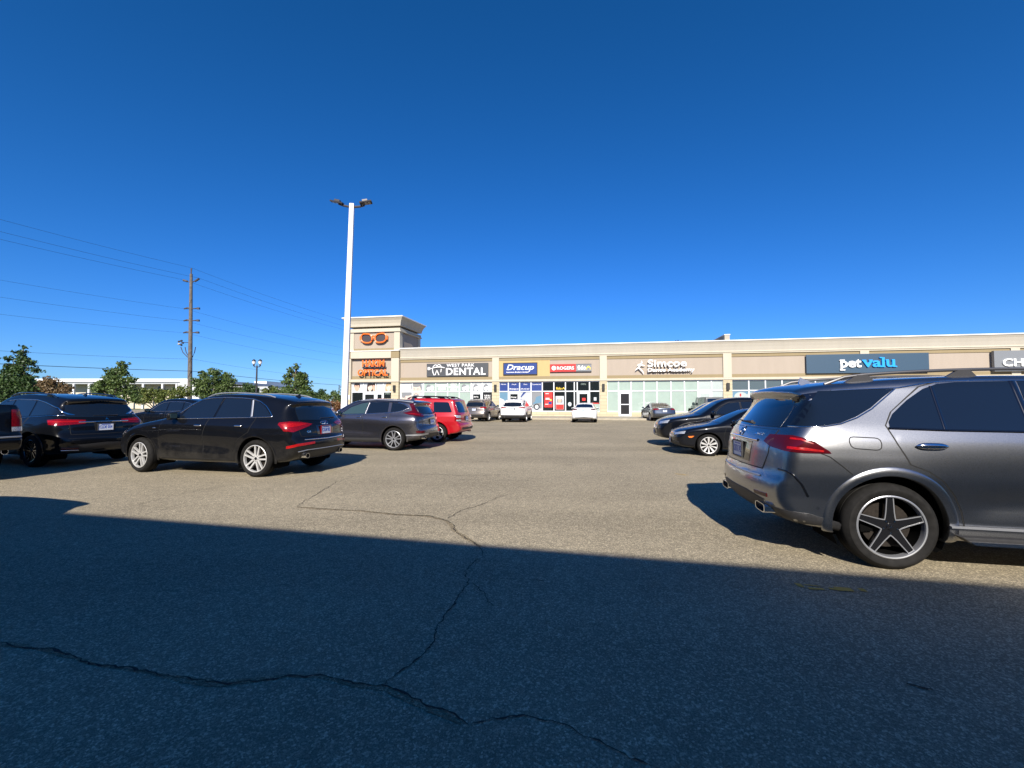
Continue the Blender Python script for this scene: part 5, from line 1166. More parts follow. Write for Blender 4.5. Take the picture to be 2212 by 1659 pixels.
for x, s, kw in ((q(275), .95, dict(clip=(fl, U(787)))), (q(540), .85, dict(hair='hair_dark', skin='skin_pale', style='long', clip=(U(787), U(813.5)))), (q(640), .95, dict(glasses=True, clip=(U(800), U(813.5)))), (q(915), .85, dict(hair='hair_blond', skin='skin_pale', style='long', clip=(U(830), fr_)))):
    cl = kw.pop('clip'); clip_box(portrait(x, 2.98, s, yt - .003 * (s > .9), **kw), cl[0] - .4, cl[1] + .1, 2.56, 3.42)
yd = .055
clip_box(portrait(q(1455), 2.65, 1.65, yd - .006, glasses=True, beard=True, skin='skin_pale', hair='grey_ink'), r3(850), r3(1072), .66, 3.36)
clip_box(portrait(q(1275), 1.72, 1.9, yd - .001, style='long', skin='skin_pale', hair='grey_ink'), r3(846), r3(1072), .66, 2.44)
def lines(x0, x1, zs, m, y, seed=1, h=.035, name='window_lettering', parent=None):
    r = random.Random(seed); b = MB()
    for z in zs:
        x = x0 + r.uniform(0, .1)
        while x < x1 - .1: l = min(r.uniform(.08, .3), x1 - x - .05); b.box(x, x + l, y - .002, y, z, z + h); x += l + .05
    return b.build(name, m, parent or mall)
for a, c, hd in ((1085, 1190, 0), (1450, 1560, 0), (1575, 1680, 0), (1690, 1778, 0)):
    x = (r3(a) + r3(c)) / 2
    clip_box(portrait(x - .14, 2.86, .62, yd - .001, style='long', skin='sign_white', hair='grey_ink'), r3(a), r3(c), 2.56, 3.3); clip_box(portrait(x + .22, 2.84, .58, yd - .006, skin='sign_white', hair='grey_light'), r3(a), r3(c), 2.56, 3.3)
def wtext(s, x, z, w, h, m, y, **k): return lettering(s, x, y, z, w, h, m, mall, name='window_lettering', extrude=.003, **k)
wtext('EMERGENCIES\nWELCOME', r3(1212), 2.66, r3(1312) - r3(1212), .62, 'sign_white', yd, bold=.02)
wtext('DIRECT\nINSURANCE\nBILLING', r3(1335), 2.62, r3(1435) - r3(1335), .70, 'sign_white', yd, bold=.02)
wtext('905-775-8484', r3(1582), 2.22, .68, .13, 'sign_white', .04, bold=.02); wtext('DENTAL', r3(1592), 1.93, .5, .12, 'sign_white', .04, bold=.02)
lines(r3(1700), r3(1770), [2.1 - .17 * k for k in range(9)], 'sign_white', yd, 4, .07)
dr = lambda a: r4(a)
wtext('Marine', dr(290), 3.15, .50, .12, 'sign_white', yd); wtext('Home', dr(440), 3.13, .42, .12, 'sign_white', yd); wtext('Auto', dr(600), 3.13, .36, .12, 'sign_white', yd); wtext('Commercial', dr(722), 3.12, .82, .12, 'sign_white', yd)
wtext('dracup.ca', dr(405), 2.64, .90, .20, 'sign_white', yd, bold=.012); wtext('(905) 235-2607', dr(562), 2.66, .86, .13, 'sign_white', yd, bold=.02)
wtext('fido', dr(1052), 2.66, .52, .24, 'sign_yellow', yd, bold=.012)
def house(b, x, z, s, y):
    b.add([(x, y, z), (x + s * .15, y, z), (x + s * .15, y, z + s * .5), (x + s * .85, y, z + s * .5), (x + s * .85, y, z), (x + s, y, z), (x + s, y, z + s * .55), (x + s * .5, y, z + s), (x, y, z + s * .55)], [(0, 1, 2, 8), (2, 3, 6, 7, 8), (3, 4, 5, 6)])
part('window_emblem', 'sign_yellow', lambda b: house(b, dr(1140), 2.66, .22, yd - .002), fix=False)
wtext('OPEN', dr(1395), 3.1, .46, .13, 'frosted', yd)
# posters behind the phone shop glass, and the car and house pictures next door
part('window_poster', ['sign_red', 'sign_white', 'sign_navy', 'sign_yellow'], lambda b: (b.box(dr(892), dr(1000), .035, .05, .98, 2.46), setattr(b, 'cm', 1), b.box(dr(905), dr(960), .03, .034, 1.82, 1.87), b.box(dr(905), dr(970), .03, .034, 1.72, 1.77), b.box(dr(905), dr(950), .03, .034, 2.25, 2.30), b.box(dr(900), dr(950), .03, .034, 1.25, 1.3), setattr(b, 'cm', 2), b.box(dr(945), dr(992), .03, .034, 1.25, 1.52), setattr(b, 'cm', 3), b.box(dr(965), dr(990), .03, .034, 1.6, 1.75)))
part('window_poster', ['poster_white', 'sign_red', 'grey_ink', 'skin'], lambda b: (b.box(dr(1045), dr(1158), .035, .05, .78, 2.05), setattr(b, 'cm', 1), b.box(dr(1050), dr(1155), .03, .034, .80, 1.25), setattr(b, 'cm', 2), b.box(dr(1062), dr(1140), .03, .034, 1.42, 1.75), setattr(b, 'cm', 3), b.ellipse(dr(1100), 1.6, .18, .16, .028, 14)))
part('window_poster', ['sign_red', 'sign_white'], lambda b: (b.box(dr(1412), dr(1458), .03, .04, 1.62, 1.86),))
part('window_poster', ['sign_red'], lambda b: b.box(dr(1535), dr(1640), .042, .052, 1.32, 1.40))
part('window_poster', ['frosted', 'frosted'], lambda b: (b.box(dr(1530), dr(1650), .045, .055, .66, 1.30),))
part('window_poster', ['poster_white'], lambda b: b.ellipse(dr(1240), 1.28, .17, .2, .04, 12))
part('window_poster', ['poster_white'], lambda b: b.box(dr(1574), dr(1610), .045, .05, 1.62, 1.92))
def pictures(b):
    b.cm = 0; y = yd
    b.add([(dr(714), y, .66), (dr(854), y, .66), (dr(854), y, .86), (dr(714), y, .90)], [(0, 1, 2, 3)])
    b.cm = 1; b.add([(dr(722), y, 1.28), (dr(760), y, 1.55), (dr(775), y, 1.95), (dr(820), y, 2.08), (dr(854), y, 2.05), (dr(854), y, 1.45), (dr(790), y, 1.35)], [(0, 1, 2, 3, 4, 5, 6)])
    b.cm = 2; b.ellipse(dr(783), 1.02, .28, .30, y - .002); b.cm = 3; b.ellipse(dr(783), 1.02, .18, .2, y - .004)
    b.cm = 3
    for z, w_ in ((1.0, .35), (1.25, .55), (1.5, .8), (1.75, .8)):
        b.add([(dr(696) - w_, y - .001, z), (dr(696), y - .001, z + .12), (dr(696), y - .001, z + .30), (dr(696) - w_ * .9, y - .001, z + .16)], [(0, 1, 2, 3)])
    b.cm = 4; b.add([(dr(600), y - .002, 2.44), (dr(560), y - .002, 2.0), (dr(565), y - .002, 1.9), (dr(640), y - .002, 2.44)], [(0, 1, 2, 3)])
    b.cm = 3; b.add([(dr(268), y, .66), (dr(385), y, .66), (dr(385), y, 1.1), (dr(330), y, 1.7), (dr(268), y, 1.9)], [(0, 1, 2, 3, 4)])
part('window_poster', ['grey_light', 'tint_blue', 'store_dark', 'poster_white', 'sign_navy'], pictures, fix=False)
wtext('Dracup', dr(425), 1.86, .55, .16, 'sign_white', .035, shear=.25, bold=.02)
wtext('OPEN', q(845), 2.25, .5, .16, 'frosted', YT + .29)
# pets on the pet shop glass
def pets(b):
    y = yd - .002
    for m, x, z, rx, rz in ((0, r5(1830), 1.95, .55, .42), (0, r5(1960), 1.95, .5, .36), (1, r5(2050), 2.0, .42, .40), (2, r5(1825), 2.1, .07, .14), (0, r5(2105), 1.8, .2, .2), (1, r5(2125), 2.2, .16, .2)): b.cm = m; b.ellipse(x, z, rx, rz, y - .001 * m); y -= .0005
po = part('window_poster', ['frosted_white', 'skin', 'sign_red'], pets, fix=False); clip_box(po, edges[3][0], r6(397), .66, 2.44)
# ---- thin joints over the stone and a hanging downpipe are left to the materials

# ---------------------------------------------------------------- signs and wall lamps (things of their own, in the wall's frame)
def onwall(name, x, y, z, label, cat, group=None): return empty(name, P0 + BD * x + BN * y + Vector((0, 0, z)), BA, label, cat, group)
x0 = U(774); s_ = onwall('shop_sign', U(774, YT), YT + .30, 4.0, 'two lines of orange channel letters standing off the tower wall', 'sign')
ys = YT + .36
rx = lambda x: U((1200 + x * .36166) * .576)
zz = lambda yy, reg=(1150, .36166), px=(810,): None
def Z(py, u): # height of a photo row (2212 frame) on the front plane at position u
    o = P0 + BD * u; return CAMH + (868 - py) / FPX * o.y
def RZ3(y, u): return Z((1150 + y * .36166) * .576, u)
lettering('HAKIM', rx(437) - x0, -.30, RZ3(628, x0) - 4.0, rx(663) - rx(437), RZ3(560, x0) - RZ3(628, x0), 'sign_orange', s_, extrude=.10, bold=.016)
lettering('OPTICAL', rx(392) - x0, -.30, RZ3(722, x0) - 4.0, rx(700) - rx(392), RZ3(655, x0) - RZ3(722, x0), 'sign_orange', s_, extrude=.10, bold=.016)
b = MB(); b.box(rx(430) - x0, rx(670) - x0, -.20, 0, .95, 1.08); b.box(rx(400) - x0, rx(700) - x0, -.20, 0, .28, .42); b.build('mounting_rail', 'lens_grey', s_)
# spectacles
xg = U(811); s_ = onwall('spectacles_sign', xg, YT + .2, 7.98, 'giant orange spectacles with grey lenses mounted high on the tower', 'sign')
for sg in (-1, 1):
    m = MB(); n = 28; pr = []
    for k in range(n + 1):
        t = 2 * math.pi * k / n; c, q_ = math.cos(t), math.sin(t); pr.append((sg * .78 + .60 * abs(c) ** .75 * (1 if c > 0 else -1), -.28, .02 + .46 * abs(q_) ** .8 * (1 if q_ > 0 else -1) + .06 * sg * c))
    m.tube(pr, .075, 8, cap=False); m.build('lens_rim', 'sign_orange', s_, smooth=True)
    m = MB(); m.add([(p[0], -.2, p[2]) for p in pr[:-1]] , [tuple(range(n))]); m.build('lens', 'lens_grey', s_, fix=False)
    m = MB(); m.box(sg * 1.34, sg * 1.53, -.34, -.10, -.16, .26); m.build('temple', 'sign_orange', s_, bevel=.03)
m = MB(); m.tube([(-.24, -.28, .16), (0, -.30, .24), (.24, -.28, .16)], .075, 8); m.tube([(-.22, -.28, -.10), (0, -.30, .06), (.22, -.28, -.10)], .06, 8); m.build('bridge', 'sign_orange', s_, smooth=True)
def board(name, x0_, x1_, z0_, z1_, m, label, thick=.12, rim=None, y=-.04):
    s = onwall(name, x0_, y, z0_, label, 'sign'); b = MB(); b.box(0, x1_ - x0_, -thick, 0, 0, z1_ - z0_); b.build('board', m, s, bevel=.01)
    if rim:
        f = MB(); w_, h_ = x1_ - x0_, z1_ - z0_; e = .05
        for a in ((-.01, w_ + .01, -.01, e), (-.01, w_ + .01, h_ - e, h_ + .01), (-.01, e, e, h_ - e), (w_ - e, w_ + .01, e, h_ - e)): f.box(a[0], a[1], -thick - .02, .0, a[2], a[3])
        f.build('sign_frame', rim, s)
    return s
# dental
u0, u1 = rx(1111), rx(1747); uz = (u0 + u1) / 2; z0, z1 = RZ3(722, uz), RZ3(588, uz)
s_ = board('dental_sign', u0, u1, z0, z1, 'sign_slate', 'charcoal board with white letters, a white tooth outline and toothbrush')
lettering('WEST PARK', rx(1318) - u0, -.125, RZ3(624, uz) - z0, rx(1606) - rx(1318), RZ3(593, uz) - RZ3(624, uz), 'sign_white', s_, extrude=.04, bold=.012, spacing=1.1)
lettering('DENTAL', rx(1313) - u0, -.125, RZ3(710, uz) - z0, rx(1722) - rx(1313), RZ3(636, uz) - RZ3(710, uz), 'sign_white', s_, extrude=.05, bold=.022, spacing=1.08)
qx = lambda x: q(x) - u0
qz = lambda y: Z((1350 + y * .18535) * .576, uz) - z0
m = MB(); m.tube([(qx(a), -.16, qz(b_)) for a, b_ in ((1800, 175), (1812, 250), (1835, 305), (1858, 300), (1878, 240), (1892, 205), (1908, 240), (1928, 300), (1950, 300), (1972, 240), (1980, 175))], .045, 6); m.build('tooth_outline', 'sign_white', s_, smooth=True)
m = MB(); m.tube([(qx(a), -.16, qz(b_)) for a, b_ in ((1810, 140), (1845, 100), (1870, 95), (1895, 110), (1925, 92), (1950, 95), (1975, 125))], .045, 6); m.build('tooth_top', 'sign_white', s_, smooth=True)
m = MB(); m.tube([(qx(a), -.2, qz(b_)) for a, b_ in ((1765, 172), (1830, 155), (1900, 140), (1970, 140), (2050, 160))], [.03, .05, .06, .06, .05], 6); m.box(qx(1712), qx(1760), -.24, -.14, qz(200), qz(140)); m.build('toothbrush', 'sign_white', s_, smooth=True, angle=40)
# insurance
RZ4 = lambda y, u: Z((1250 + y * .27125) * .576, u)
u0, u1 = r4(326), r4(795); uz = (u0 + u1) / 2; z0, z1 = RZ4(573, uz), RZ4(408, uz)
s_ = board('insurance_sign', u0, u1, z0, z1, 'sign_navy', 'navy board with white italic lettering in a thin black frame', rim='black_matte', y=-.02)
lettering('Dracup', r4(372) - u0, -.125, RZ4(530, uz) - z0, r4(750) - r4(372), RZ4(432, uz) - RZ4(530, uz), 'sign_white', s_, extrude=.015, shear=.28, bold=.012)
lettering('Insurance Brokers Limited', r4(368) - u0, -.125, RZ4(546, uz) - z0, r4(680) - r4(368), .13, 'sign_white', s_, extrude=.012, shear=.28, bold=.02)
# phone shop
u0, u1 = r4(971), r4(1545); um = r4(1330); uz = (u0 + u1) / 2; z0, z1 = RZ4(533, uz), RZ4(425, uz); h_ = z1 - z0
s_ = onwall('phone_shop_sign', u0, -.04, z0, 'long board half red and half grey with white lettering', 'sign')
m = MB(); m.box(0, um - u0, -.12, 0, 0, h_); m.build('red_panel', 'sign_red', s_); m = MB(); m.box(um - u0, u1 - u0, -.12, 0, 0, h_); m.build('grey_panel', 'sign_grey', s_)
m = MB()
for a in (0.02, h_ - .05): m.box(0, u1 - u0, -.135, -.12, a, a + .03)
m.build('edge_trim', 'lens_grey', s_)
lettering('ROGERS', r4(1068) - u0, -.125, h_ * .28, r4(1304) - r4(1068), h_ * .42, 'sign_white', s_, extrude=.03, bold=.018)
lettering('fido', r4(1352) - u0, -.125, h_ * .24, r4(1468) - r4(1352), h_ * .56, 'sign_white', s_, extrude=.03, bold=.02)
m = MB(); cx, cz = r4(1025) - u0, h_ * .5; ro, ri = h_ * .28, h_ * .12
for k in range(16):
    a, c = 2 * math.pi * k / 16, 2 * math.pi * (k + 1) / 16
    sq = lambda t: ri * 1.0 / (abs(math.cos(t)) + abs(math.sin(t)))
    m.add([(cx + ro * math.cos(a), -.14, cz + ro * math.sin(a)), (cx + ro * math.cos(c), -.14, cz + ro * math.sin(c)), (cx + sq(c) * math.cos(c), -.14, cz + sq(c) * math.sin(c)), (cx + sq(a) * math.cos(a), -.14, cz + sq(a) * math.sin(a))], [(0, 1, 2, 3)])
m.build('round_emblem', 'sign_white', s_, fix=False)
m = MB(); house(m, r4(1475) - u0, h_ * .25, h_ * .5, -.135); m.build('house_emblem', 'sign_yellow', s_, fix=False)
# dance academy: free standing letters
RZ5 = lambda y, u: Z((1250 + y * .31645) * .576, u)
u0 = r5(725); uz = u0 + 1.2; s_ = onwall('dance_school_sign', u0, -.02, 3.9, 'white raised letters on the wall beside a leaping dancer figure', 'sign')
def slab(bd, s, x, z, w_, h_, e, y):
    return lettering(bd, x, y, z, w_, h_, 'sign_white', s, extrude=e, bold=.02, spacing=1.05)
slab('Simcoe', s_, 0, RZ5(398, uz) - 3.9, r5(1182) - u0, RZ5(312, uz) - RZ5(398, uz), .08, -.22)
slab('Dance Academy', s_, 0, RZ5(470, uz) - 3.9, r5(1275) - u0, RZ5(412, uz) - RZ5(470, uz), .08, -.22)
m = MB(); m.box(.1, r5(1180) - u0, -.21, 0, RZ5(372, uz) - 3.9, RZ5(360, uz) - 3.9); m.box(.1, r5(1230) - u0, -.21, 0, RZ5(452, uz) - 3.9, RZ5(444, uz) - 3.9); m.build('mounting_rail', 'stucco_field', s_)
dx = lambda x: r5(x) - u0; dz = lambda y: RZ5(y, uz) - 3.9
m = MB()
for pts, ra in (([(655, 322), (650, 345), (640, 370)], [.03, .05, .09]), ([(640, 370), (668, 378), (692, 380)], [.08, .05, .02]), ([(645, 365), (625, 390), (612, 410), (590, 425), (578, 440)], [.09, .09, .07, .05, .02]), ([(618, 405), (640, 430), (665, 455), (675, 480)], [.08, .07, .05, .02]), ([(640, 366), (615, 365), (600, 385)], [.05, .035, .02])):
    m.tube([(dx(a), -.20, dz(b_)) for a, b_ in pts], ra, 6)
m.lathe([(0, .0), (.07, .0), (.07, .06), (0, .06)], 10); nv = 10 * 4
for i in range(len(m.v) - nv, len(m.v)): v = m.v[i]; m.v[i] = (v[0] + dx(655), v[1] - .23, v[2] + dz(345))
m.build('dancer_figure', 'sign_white', s_, smooth=True)
# pet shop
u0, u1 = U(1741), U(2005); s_ = board('pet_shop_sign', u0, u1, 3.92, 5.52, 'sign_teal', 'wide dark teal board with raised letters in white and bright blue', thick=.10, y=-.13)
ua, ub, uc = U(1813) - u0, U(1861) - u0, U(1930) - u0
lettering('pet', ua, -.10, .22, U(1858) - u0 - ua, .92, 'sign_white', s_, extrude=.12, bold=.02)
lettering('valu', ub, -.10, .47, uc - ub, .80, 'sign_cyan', s_, extrude=.12, bold=.02)
e = .13
for a, z in ((ua - .05, .22), (ua - .06, 1.02)): m = MB(); m.box(a, a + .38, -.10 - e, -.1, z - .0, z + .10); m.build('letter_serif', 'sign_white', s_)
w4 = (uc - ub) / 4
for a, z, l in ((ub - .05, 1.0, .30), (ub + w4 * .75, 1.0, .28), (ub + w4 * 2.15, .46, .36), (ub + w4 * 2.1, 1.2, .2), (ub + w4 * 2.85, 1.0, .22), (ub + w4 * 3.6, 1.0, .22), (ub + w4 * 3.75, .46, .28)): m = MB(); m.box(a, a + l, -.10 - e, -.1, z, z + .09); m.build('letter_serif', 'sign_cyan', s_)
# clinic sign at the right edge
u0 = U(2142); s_ = board('clinic_sign', u0, u0 + 8.2, 3.92, 5.56, 'sign_grey', 'grey board with white raised capital letters, cut by the right edge', thick=.25, y=-.13)
lettering('CHIROPRACTIC', U(2158) - u0, -.25, .38, 7.2, .62, 'sign_white', s_, extrude=.10, bold=.018)
# wall lamps
def sconce(u, y, label):
    s = onwall('wall_lamp', u, y, 2.55, label, 'wall lamp', 'black wall lamps on the stone piers')
    m = MB(); m.box(-.12, .12, -.22, -.05, 0, .62); m.build('lamp_shade', 'black_matte', s, bevel=.012); m = MB(); m.box(-.07, .07, -.05, .0, .2, .42); m.build('wall_plate', 'black_matte', s)
pm = [(a + c) / 2 for a, c in pil]
sconce((TL + fl) / 2 - .05, YT + .02, 'black wall lamp on the leftmost stone pier above the wheelchair notice')
sconce((fr_ + TR) / 2, YT + .02, 'black wall lamp on the pier between the optician and the dental office')
sconce(pm[0], -.10, 'black wall lamp on the pier between the dental and the insurance windows')
sconce(pm[1], -.10, 'black wall lamp on the pier right of the phone shop')
sconce(pm[2], -.10, 'black wall lamp on the pier between the dance school and the pet shop')
s_ = onwall('wheelchair_notice', (TL + fl) / 2 + .02, YT + .015, 1.75, 'small white wheelchair notice on the leftmost stone pier', 'notice')
m = MB(); m.box(-.2, .2, -.02, 0, 0, .42); m.build('plate', 'sign_white', s_); m = MB(); m.box(-.06, .08, -.026, -.02, .1, .28); m.build('symbol', 'sign_navy', s_)
# ---------------------------------------------------------------- building behind the camera (its shadow covers the foreground)
h = 6.5; a = Vector(ground_at(160, 1108)); c = Vector(ground_at(1925, 1245)); sh = Vector((.056, 1)) / .648 * h
a -= sh; c -= sh; dv = (c - a).normalized(); ang = math.atan2(dv.y, dv.x); o = a
bb = empty('retail_building', (o.x, o.y, 0), ang, 'plain beige retail building standing behind the viewer and shading the foreground', 'building')
m = MB(); m.box(-55, 60, -18, -.25, 3.4, h - .08); m.box(-55, 60, -18, -.6, 0, 3.4); m.build('wall', 'stucco_field', bb)
m = MB(); m.box(-55.1, 60.1, -18.1, 0, h - .5, h); m.build('parapet', 'stucco_top', bb)
for k in range(-9, 11):
    m = MB(); m.box(k * 5.6 + .5, k * 5.6 + 4.9, -.58, -.5, .5, 3.1); m.build('window', 'store_glass', bb)
    m = MB(); m.box(k * 5.6 + 5.0, k * 5.6 + 5.9, -.5, -.1, 0, 3.5); m.build('pilaster', 'stone', bb)
sb = MB(); sb.box(-55, 60, -.1, 2.2, -.02, .15); o_ = sb.build('sidewalk', 'concrete', None, bevel=.02); tag(o_, kind='structure'); o_.location = (o.x, o.y, 0); o_.rotation_euler = (0, 0, ang)
# ---------------------------------------------------------------- cars
def from_contact(px, py, ax, sgn, sp, heading, scale):
    """root position such that the outer foot of a wheel (axle ax, side sgn) lies on a measured photo pixel"""
    x, y = ground_at(px, py); h = R(heading); lx, ly = sp[ax] * scale, sgn * sp['track'] * scale
    return (x - (lx * math.cos(h) - ly * math.sin(h)), y - (lx * math.sin(h) + ly * math.cos(h)))
def from_rear(px, Y, sp, heading, scale):
    """root position with the middle of the rear bumper on the photo column px at depth Y"""
    X = (px - 1106) / FPX * Y; h = R(heading); L = -min(p[0] for p in sp['sil']) * scale
    return (X + L * math.cos(h), Y + L * math.sin(h))
K = 1.027
gl = make_car(GLE, 'gle', from_contact(1931, 1234, 'ar', -1, GLE, -11, K), -11, K, 'dark silver grey SUV in the right foreground with black five spoke wheels', 'car', 'paint_steel', ('star5', 'satin', 'rim_dark'))
q5 = make_car(Q5, 'q5', from_contact(549, 1031.5, 'ar', 1, Q5, 167.5, K), 167.5, K, 'dusty black SUV with silver twin spoke wheels, nearest of the cars on the left', 'car', 'paint_black', ('double5', 'rim_silver'), steer=R(-8))
crv = make_car(CRV, 'crv', from_contact(849, 974, 'ar', 1, CRV, 168.5, K), 168.5, K, 'grey crossover with dark L shaped tail lamps just left of the red SUV', 'car', 'paint_modern_grey', ('y5', 'satin'))
make_car(ESC, 'esc', from_contact(944, 956, 'ar', 1, ESC, 168.5, K * .99), 168.5, K * .99, 'bright red boxy SUV with black roof rails', 'car', 'paint_red', ('plain', 'rim_silver'))
MDX = suv(H=1.70, L=4.85, Wd=.955, af=1.42, ar=-1.42, rake=.26, lamp='lamp_red', lampz=(.95, 1.07), plate='CLDE 054', Rw=.375, rr=.25, clad=None, trim='chrome', lampw=.56, h=.045, platez=.90,
          extra=[x_rails(-1.7, .2, .60, 'gloss_black', .05, 2, .016), x_text('B', 'A', -.05, 1.065, .07, .05)])
MDX['feat'] += [('S', 'B', 'tailgate_trim', 'chrome', [(-.50, 1.03), (.50, 1.03)], dict(w=.035, off=.008, h=.02)), ('P', 'B', 'spoiler_shade', 'gloss_black', sym([(0, 1.44), (.62, 1.42), (.60, 1.50), (0, 1.53)]), dict(off=.005)),
                ('S', (150,), 'reflector', 'lamp_dark_red', [(-2.44, .55, .42), (-2.3, .80, .44)], dict(w=.06, off=.008)), ('S', (150,), 'reflector_trim', 'chrome', [(-2.44, .55, .385), (-2.3, .80, .40)], dict(w=.02, off=.01, h=.015)),
                ('S', 'B', 'bumper_crease', 'seam', [(-.7, .66), (.7, .66)], dict(w=.01, off=.003))]
make_car(MDX, 'mdx', from_contact(62, 1010, 'ar', 1, MDX, 161, 1.0), 161, 1.0, 'black SUV with a chrome tailgate bar, left of the dusty black SUV', 'car', 'paint_black_clean', ('y5', 'rim_dark'))
# pickup at the left edge
TRK = dict(h=.05, ztop=1.95, sil=[(-2.80, .55), (-2.92, .58), (-2.94, .80), (-2.86, .84), (-2.84, 1.44), (-2.80, 1.47), (-1.0, 1.45), (-.95, 1.50), (-.85, 1.84), (-.6, 1.90), (.5, 1.90), (.9, 1.80), (1.5, 1.32), (1.7, 1.25), (2.6, 1.18), (2.8, 1.0), (2.86, .7), (2.8, .42), (2.4, .35), (-2.3, .42)],
           sec=[(.2, .92), (.4, .96), (.7, .98), (1.0, 1.0), (1.2, .985), (1.3, .955), (1.5, .93), (1.85, .78)], belt=1.35, af=1.8, ar=-1.8, R=.40, Ra=.48, rr=.25, tw=.27, track=.98, haunch=.02, crown=.02, bowr=.03, k=.06, tr=.03, lr=.3, well=.55)
TRK['feat'] = [('P', 'LR', 'front_door_window', 'car_glass', [(1.2, 1.38), (.75, 1.74), (.35, 1.79), (.33, 1.37)], dict(off=.006)), ('P', 'LR', 'rear_door_window', 'car_glass', [(.25, 1.37), (.25, 1.79), (-.55, 1.79), (-.72, 1.38)], dict(off=.006)),
               ('P', 'B', 'tailgate', 'P', sym([(0, .88), (.78, .88), (.78, 1.42), (0, 1.42)]), dict(off=.01)), ('P', (200,), 'taillight', 'lamp_red', [(-2.84, -.82, 1.35), (-2.70, -.99, 1.35), (-2.70, -.99, 1.02), (-2.84, -.82, 1.02)], dict(off=.008)),
               ('P', (200,), 'reversing_lamp', 'lamp_clear', [(-2.84, -.82, 1.015), (-2.70, -.99, 1.015), (-2.70, -.99, .93), (-2.84, -.82, .93)], dict(off=.008)), ('S', 'B', 'bumper', 'satin', [(-.94, .82), (.94, .82)], dict(w=.02, off=.02, h=.025)),
               ('P', 'T', 'windshield', 'windshield_glass', [(.92, .6), (1.45, .75), (1.5, 0), (1.45, -.75), (.92, -.6)], {}), ('P', 'B', 'rear_window', 'car_glass', sym([(0, 1.52), (.6, 1.52), (.55, 1.8), (0, 1.8)]), {})]
TRK['extra'] = [x_text('B', '4X4', -.60, 1.08, .24, .06), x_mirror(1.2, 1.4, sx=.14, sy=.24, sz=.24), x_plate(.70, 'BM 48210'), x_exhaust(-2.86, (-.72,), .55, .055, .055), x_handle([.5, -.4], 1.25, 'P')]
h_ = R(162); cx, cy = -9.55, 8.75; lx, ly = -2.9, -.98
make_car(TRK, 'trk', (cx - (lx * math.cos(h_) - ly * math.sin(h_)), cy - (lx * math.sin(h_) + ly * math.cos(h_))), 162, 1.0, 'black pickup truck cut by the left edge with 4X4 on its tailgate', 'pickup truck', 'paint_black_clean')
# right row
CIV = sedan(H=1.43, L=4.66, Wd=.90, win='windshield_glass', plate='CRVA 119', trim='chrome', h=.036, rr=.24)
CIV['feat'] += [('P', (60,), 'side_marker', 'lamp_amber', [(1.95, .86, .585), (1.78, .90, .60), (1.84, .88, .545), (1.92, .87, .545)], dict(off=.009, res=.02)),
                ('S', 'F', 'fog_recess', 'cladding', [(.52, .38), (.72, .36)], dict(w=.12, off=.004)), ('S', 'F', 'fog_recess', 'cladding', [(-.52, .38), (-.72, .36)], dict(w=.12, off=.004))]
def x_frontplate(z=.40):
    def f(B, root, M): x_plate(z, 'CRVA 119', front=True)(B, root, M)
    return f
CIV['extra'] += [x_frontplate(.42)]
make_car(CIV, 'civ', from_contact(1532, 986, 'af', 1, CIV, 169, .93), 169, .93, 'black sedan with ten spoke wheels and an orange side marker, beside the grey SUV', 'car', 'paint_black_suv', ('multi10', 'rim_silver', 'rim_dark'))
def from_front(px, Y, sp, heading, scale):
    X = (px - 1106) / FPX * Y; h = R(heading); L = max(p[0] for p in sp['sil']) * scale
    return (X - L * math.cos(h), Y - L * math.sin(h))
CX = suv(H=1.70, L=4.75, Wd=.94, lamp='lamp_red', trim='gloss_black', Rw=.37, plate='CSEV 560', extra=[x_plate(.50, 'CSEV 560', front=True)], h=.045, rake=.32)
make_car(CX, 'cx', from_front(1412, 15.6, CX, 169, .97), 169, .97, 'black SUV with slim headlamps and a front plate, parked beyond the black sedan', 'car', 'paint_black_suv', ('y5', 'rim_silver'))
SUVG = suv()
make_car(SUVG, 'suvg', from_front(1425, 19.6, SUVG, 169, .90), 169, .90, 'dark blue car whose windshield just shows behind the black SUV', 'car', 'paint_navy')
# cars in front of the shops, tails to the viewer
HB = 90 - 10.9
SF = suv(H=1.72, L=4.68, Wd=.93, lamp='lamp_red', lampz=(.96, 1.08), rake=.30, plate='BRKH 902', platez=.92, clad=.34, extra=[x_rails(-1.5, .1, .58, 'satin', .04, 2, .015)])
make_car(SF, 'sf', from_rear(1023, 33.4, SF, HB - 4, 1.0), HB - 4, 1.0, 'bronze grey SUV parked before the dental office', 'car', 'paint_bronze')
ED = suv(H=1.74, L=4.78, Wd=.96, lamp='lamp_red', lampz=(.99, 1.08), rake=.30, plate='CKPL 336', platez=.98, clad=.55, lampw=.5, extra=[x_exhaust(-2.4, (-.6, .6), .42, .05, .05)])
make_car(ED, 'ed', from_rear(1106, 32.4, ED, HB + 1, .985), HB + 1, .985, 'white SUV with a black lower bumper before the insurance windows', 'car', 'paint_white')
LX = sedan(H=1.43, L=4.68, Wd=.905, lamp='lamp_dark_red', lampz=(.90, 1.0), platez=.86, trim='gloss_black', plate='BZYR 451', spoil=.05)
make_car(LX, 'lx', from_rear(1261, 31.5, LX, HB - .5, 1.0), HB - .5, 1.0, 'white sedan parked before the phone shop door', 'car', 'paint_pearl')
GS = sedan(H=1.46, L=4.75, Wd=.91, lamp='lamp_red', plate='CTWA 773')
make_car(GS, 'gs', from_rear(1436, 34.0, GS, HB + 7, 1.0), HB + 7, 1.0, 'dark slate sedan parked before the dance school windows', 'car', 'paint_slate')
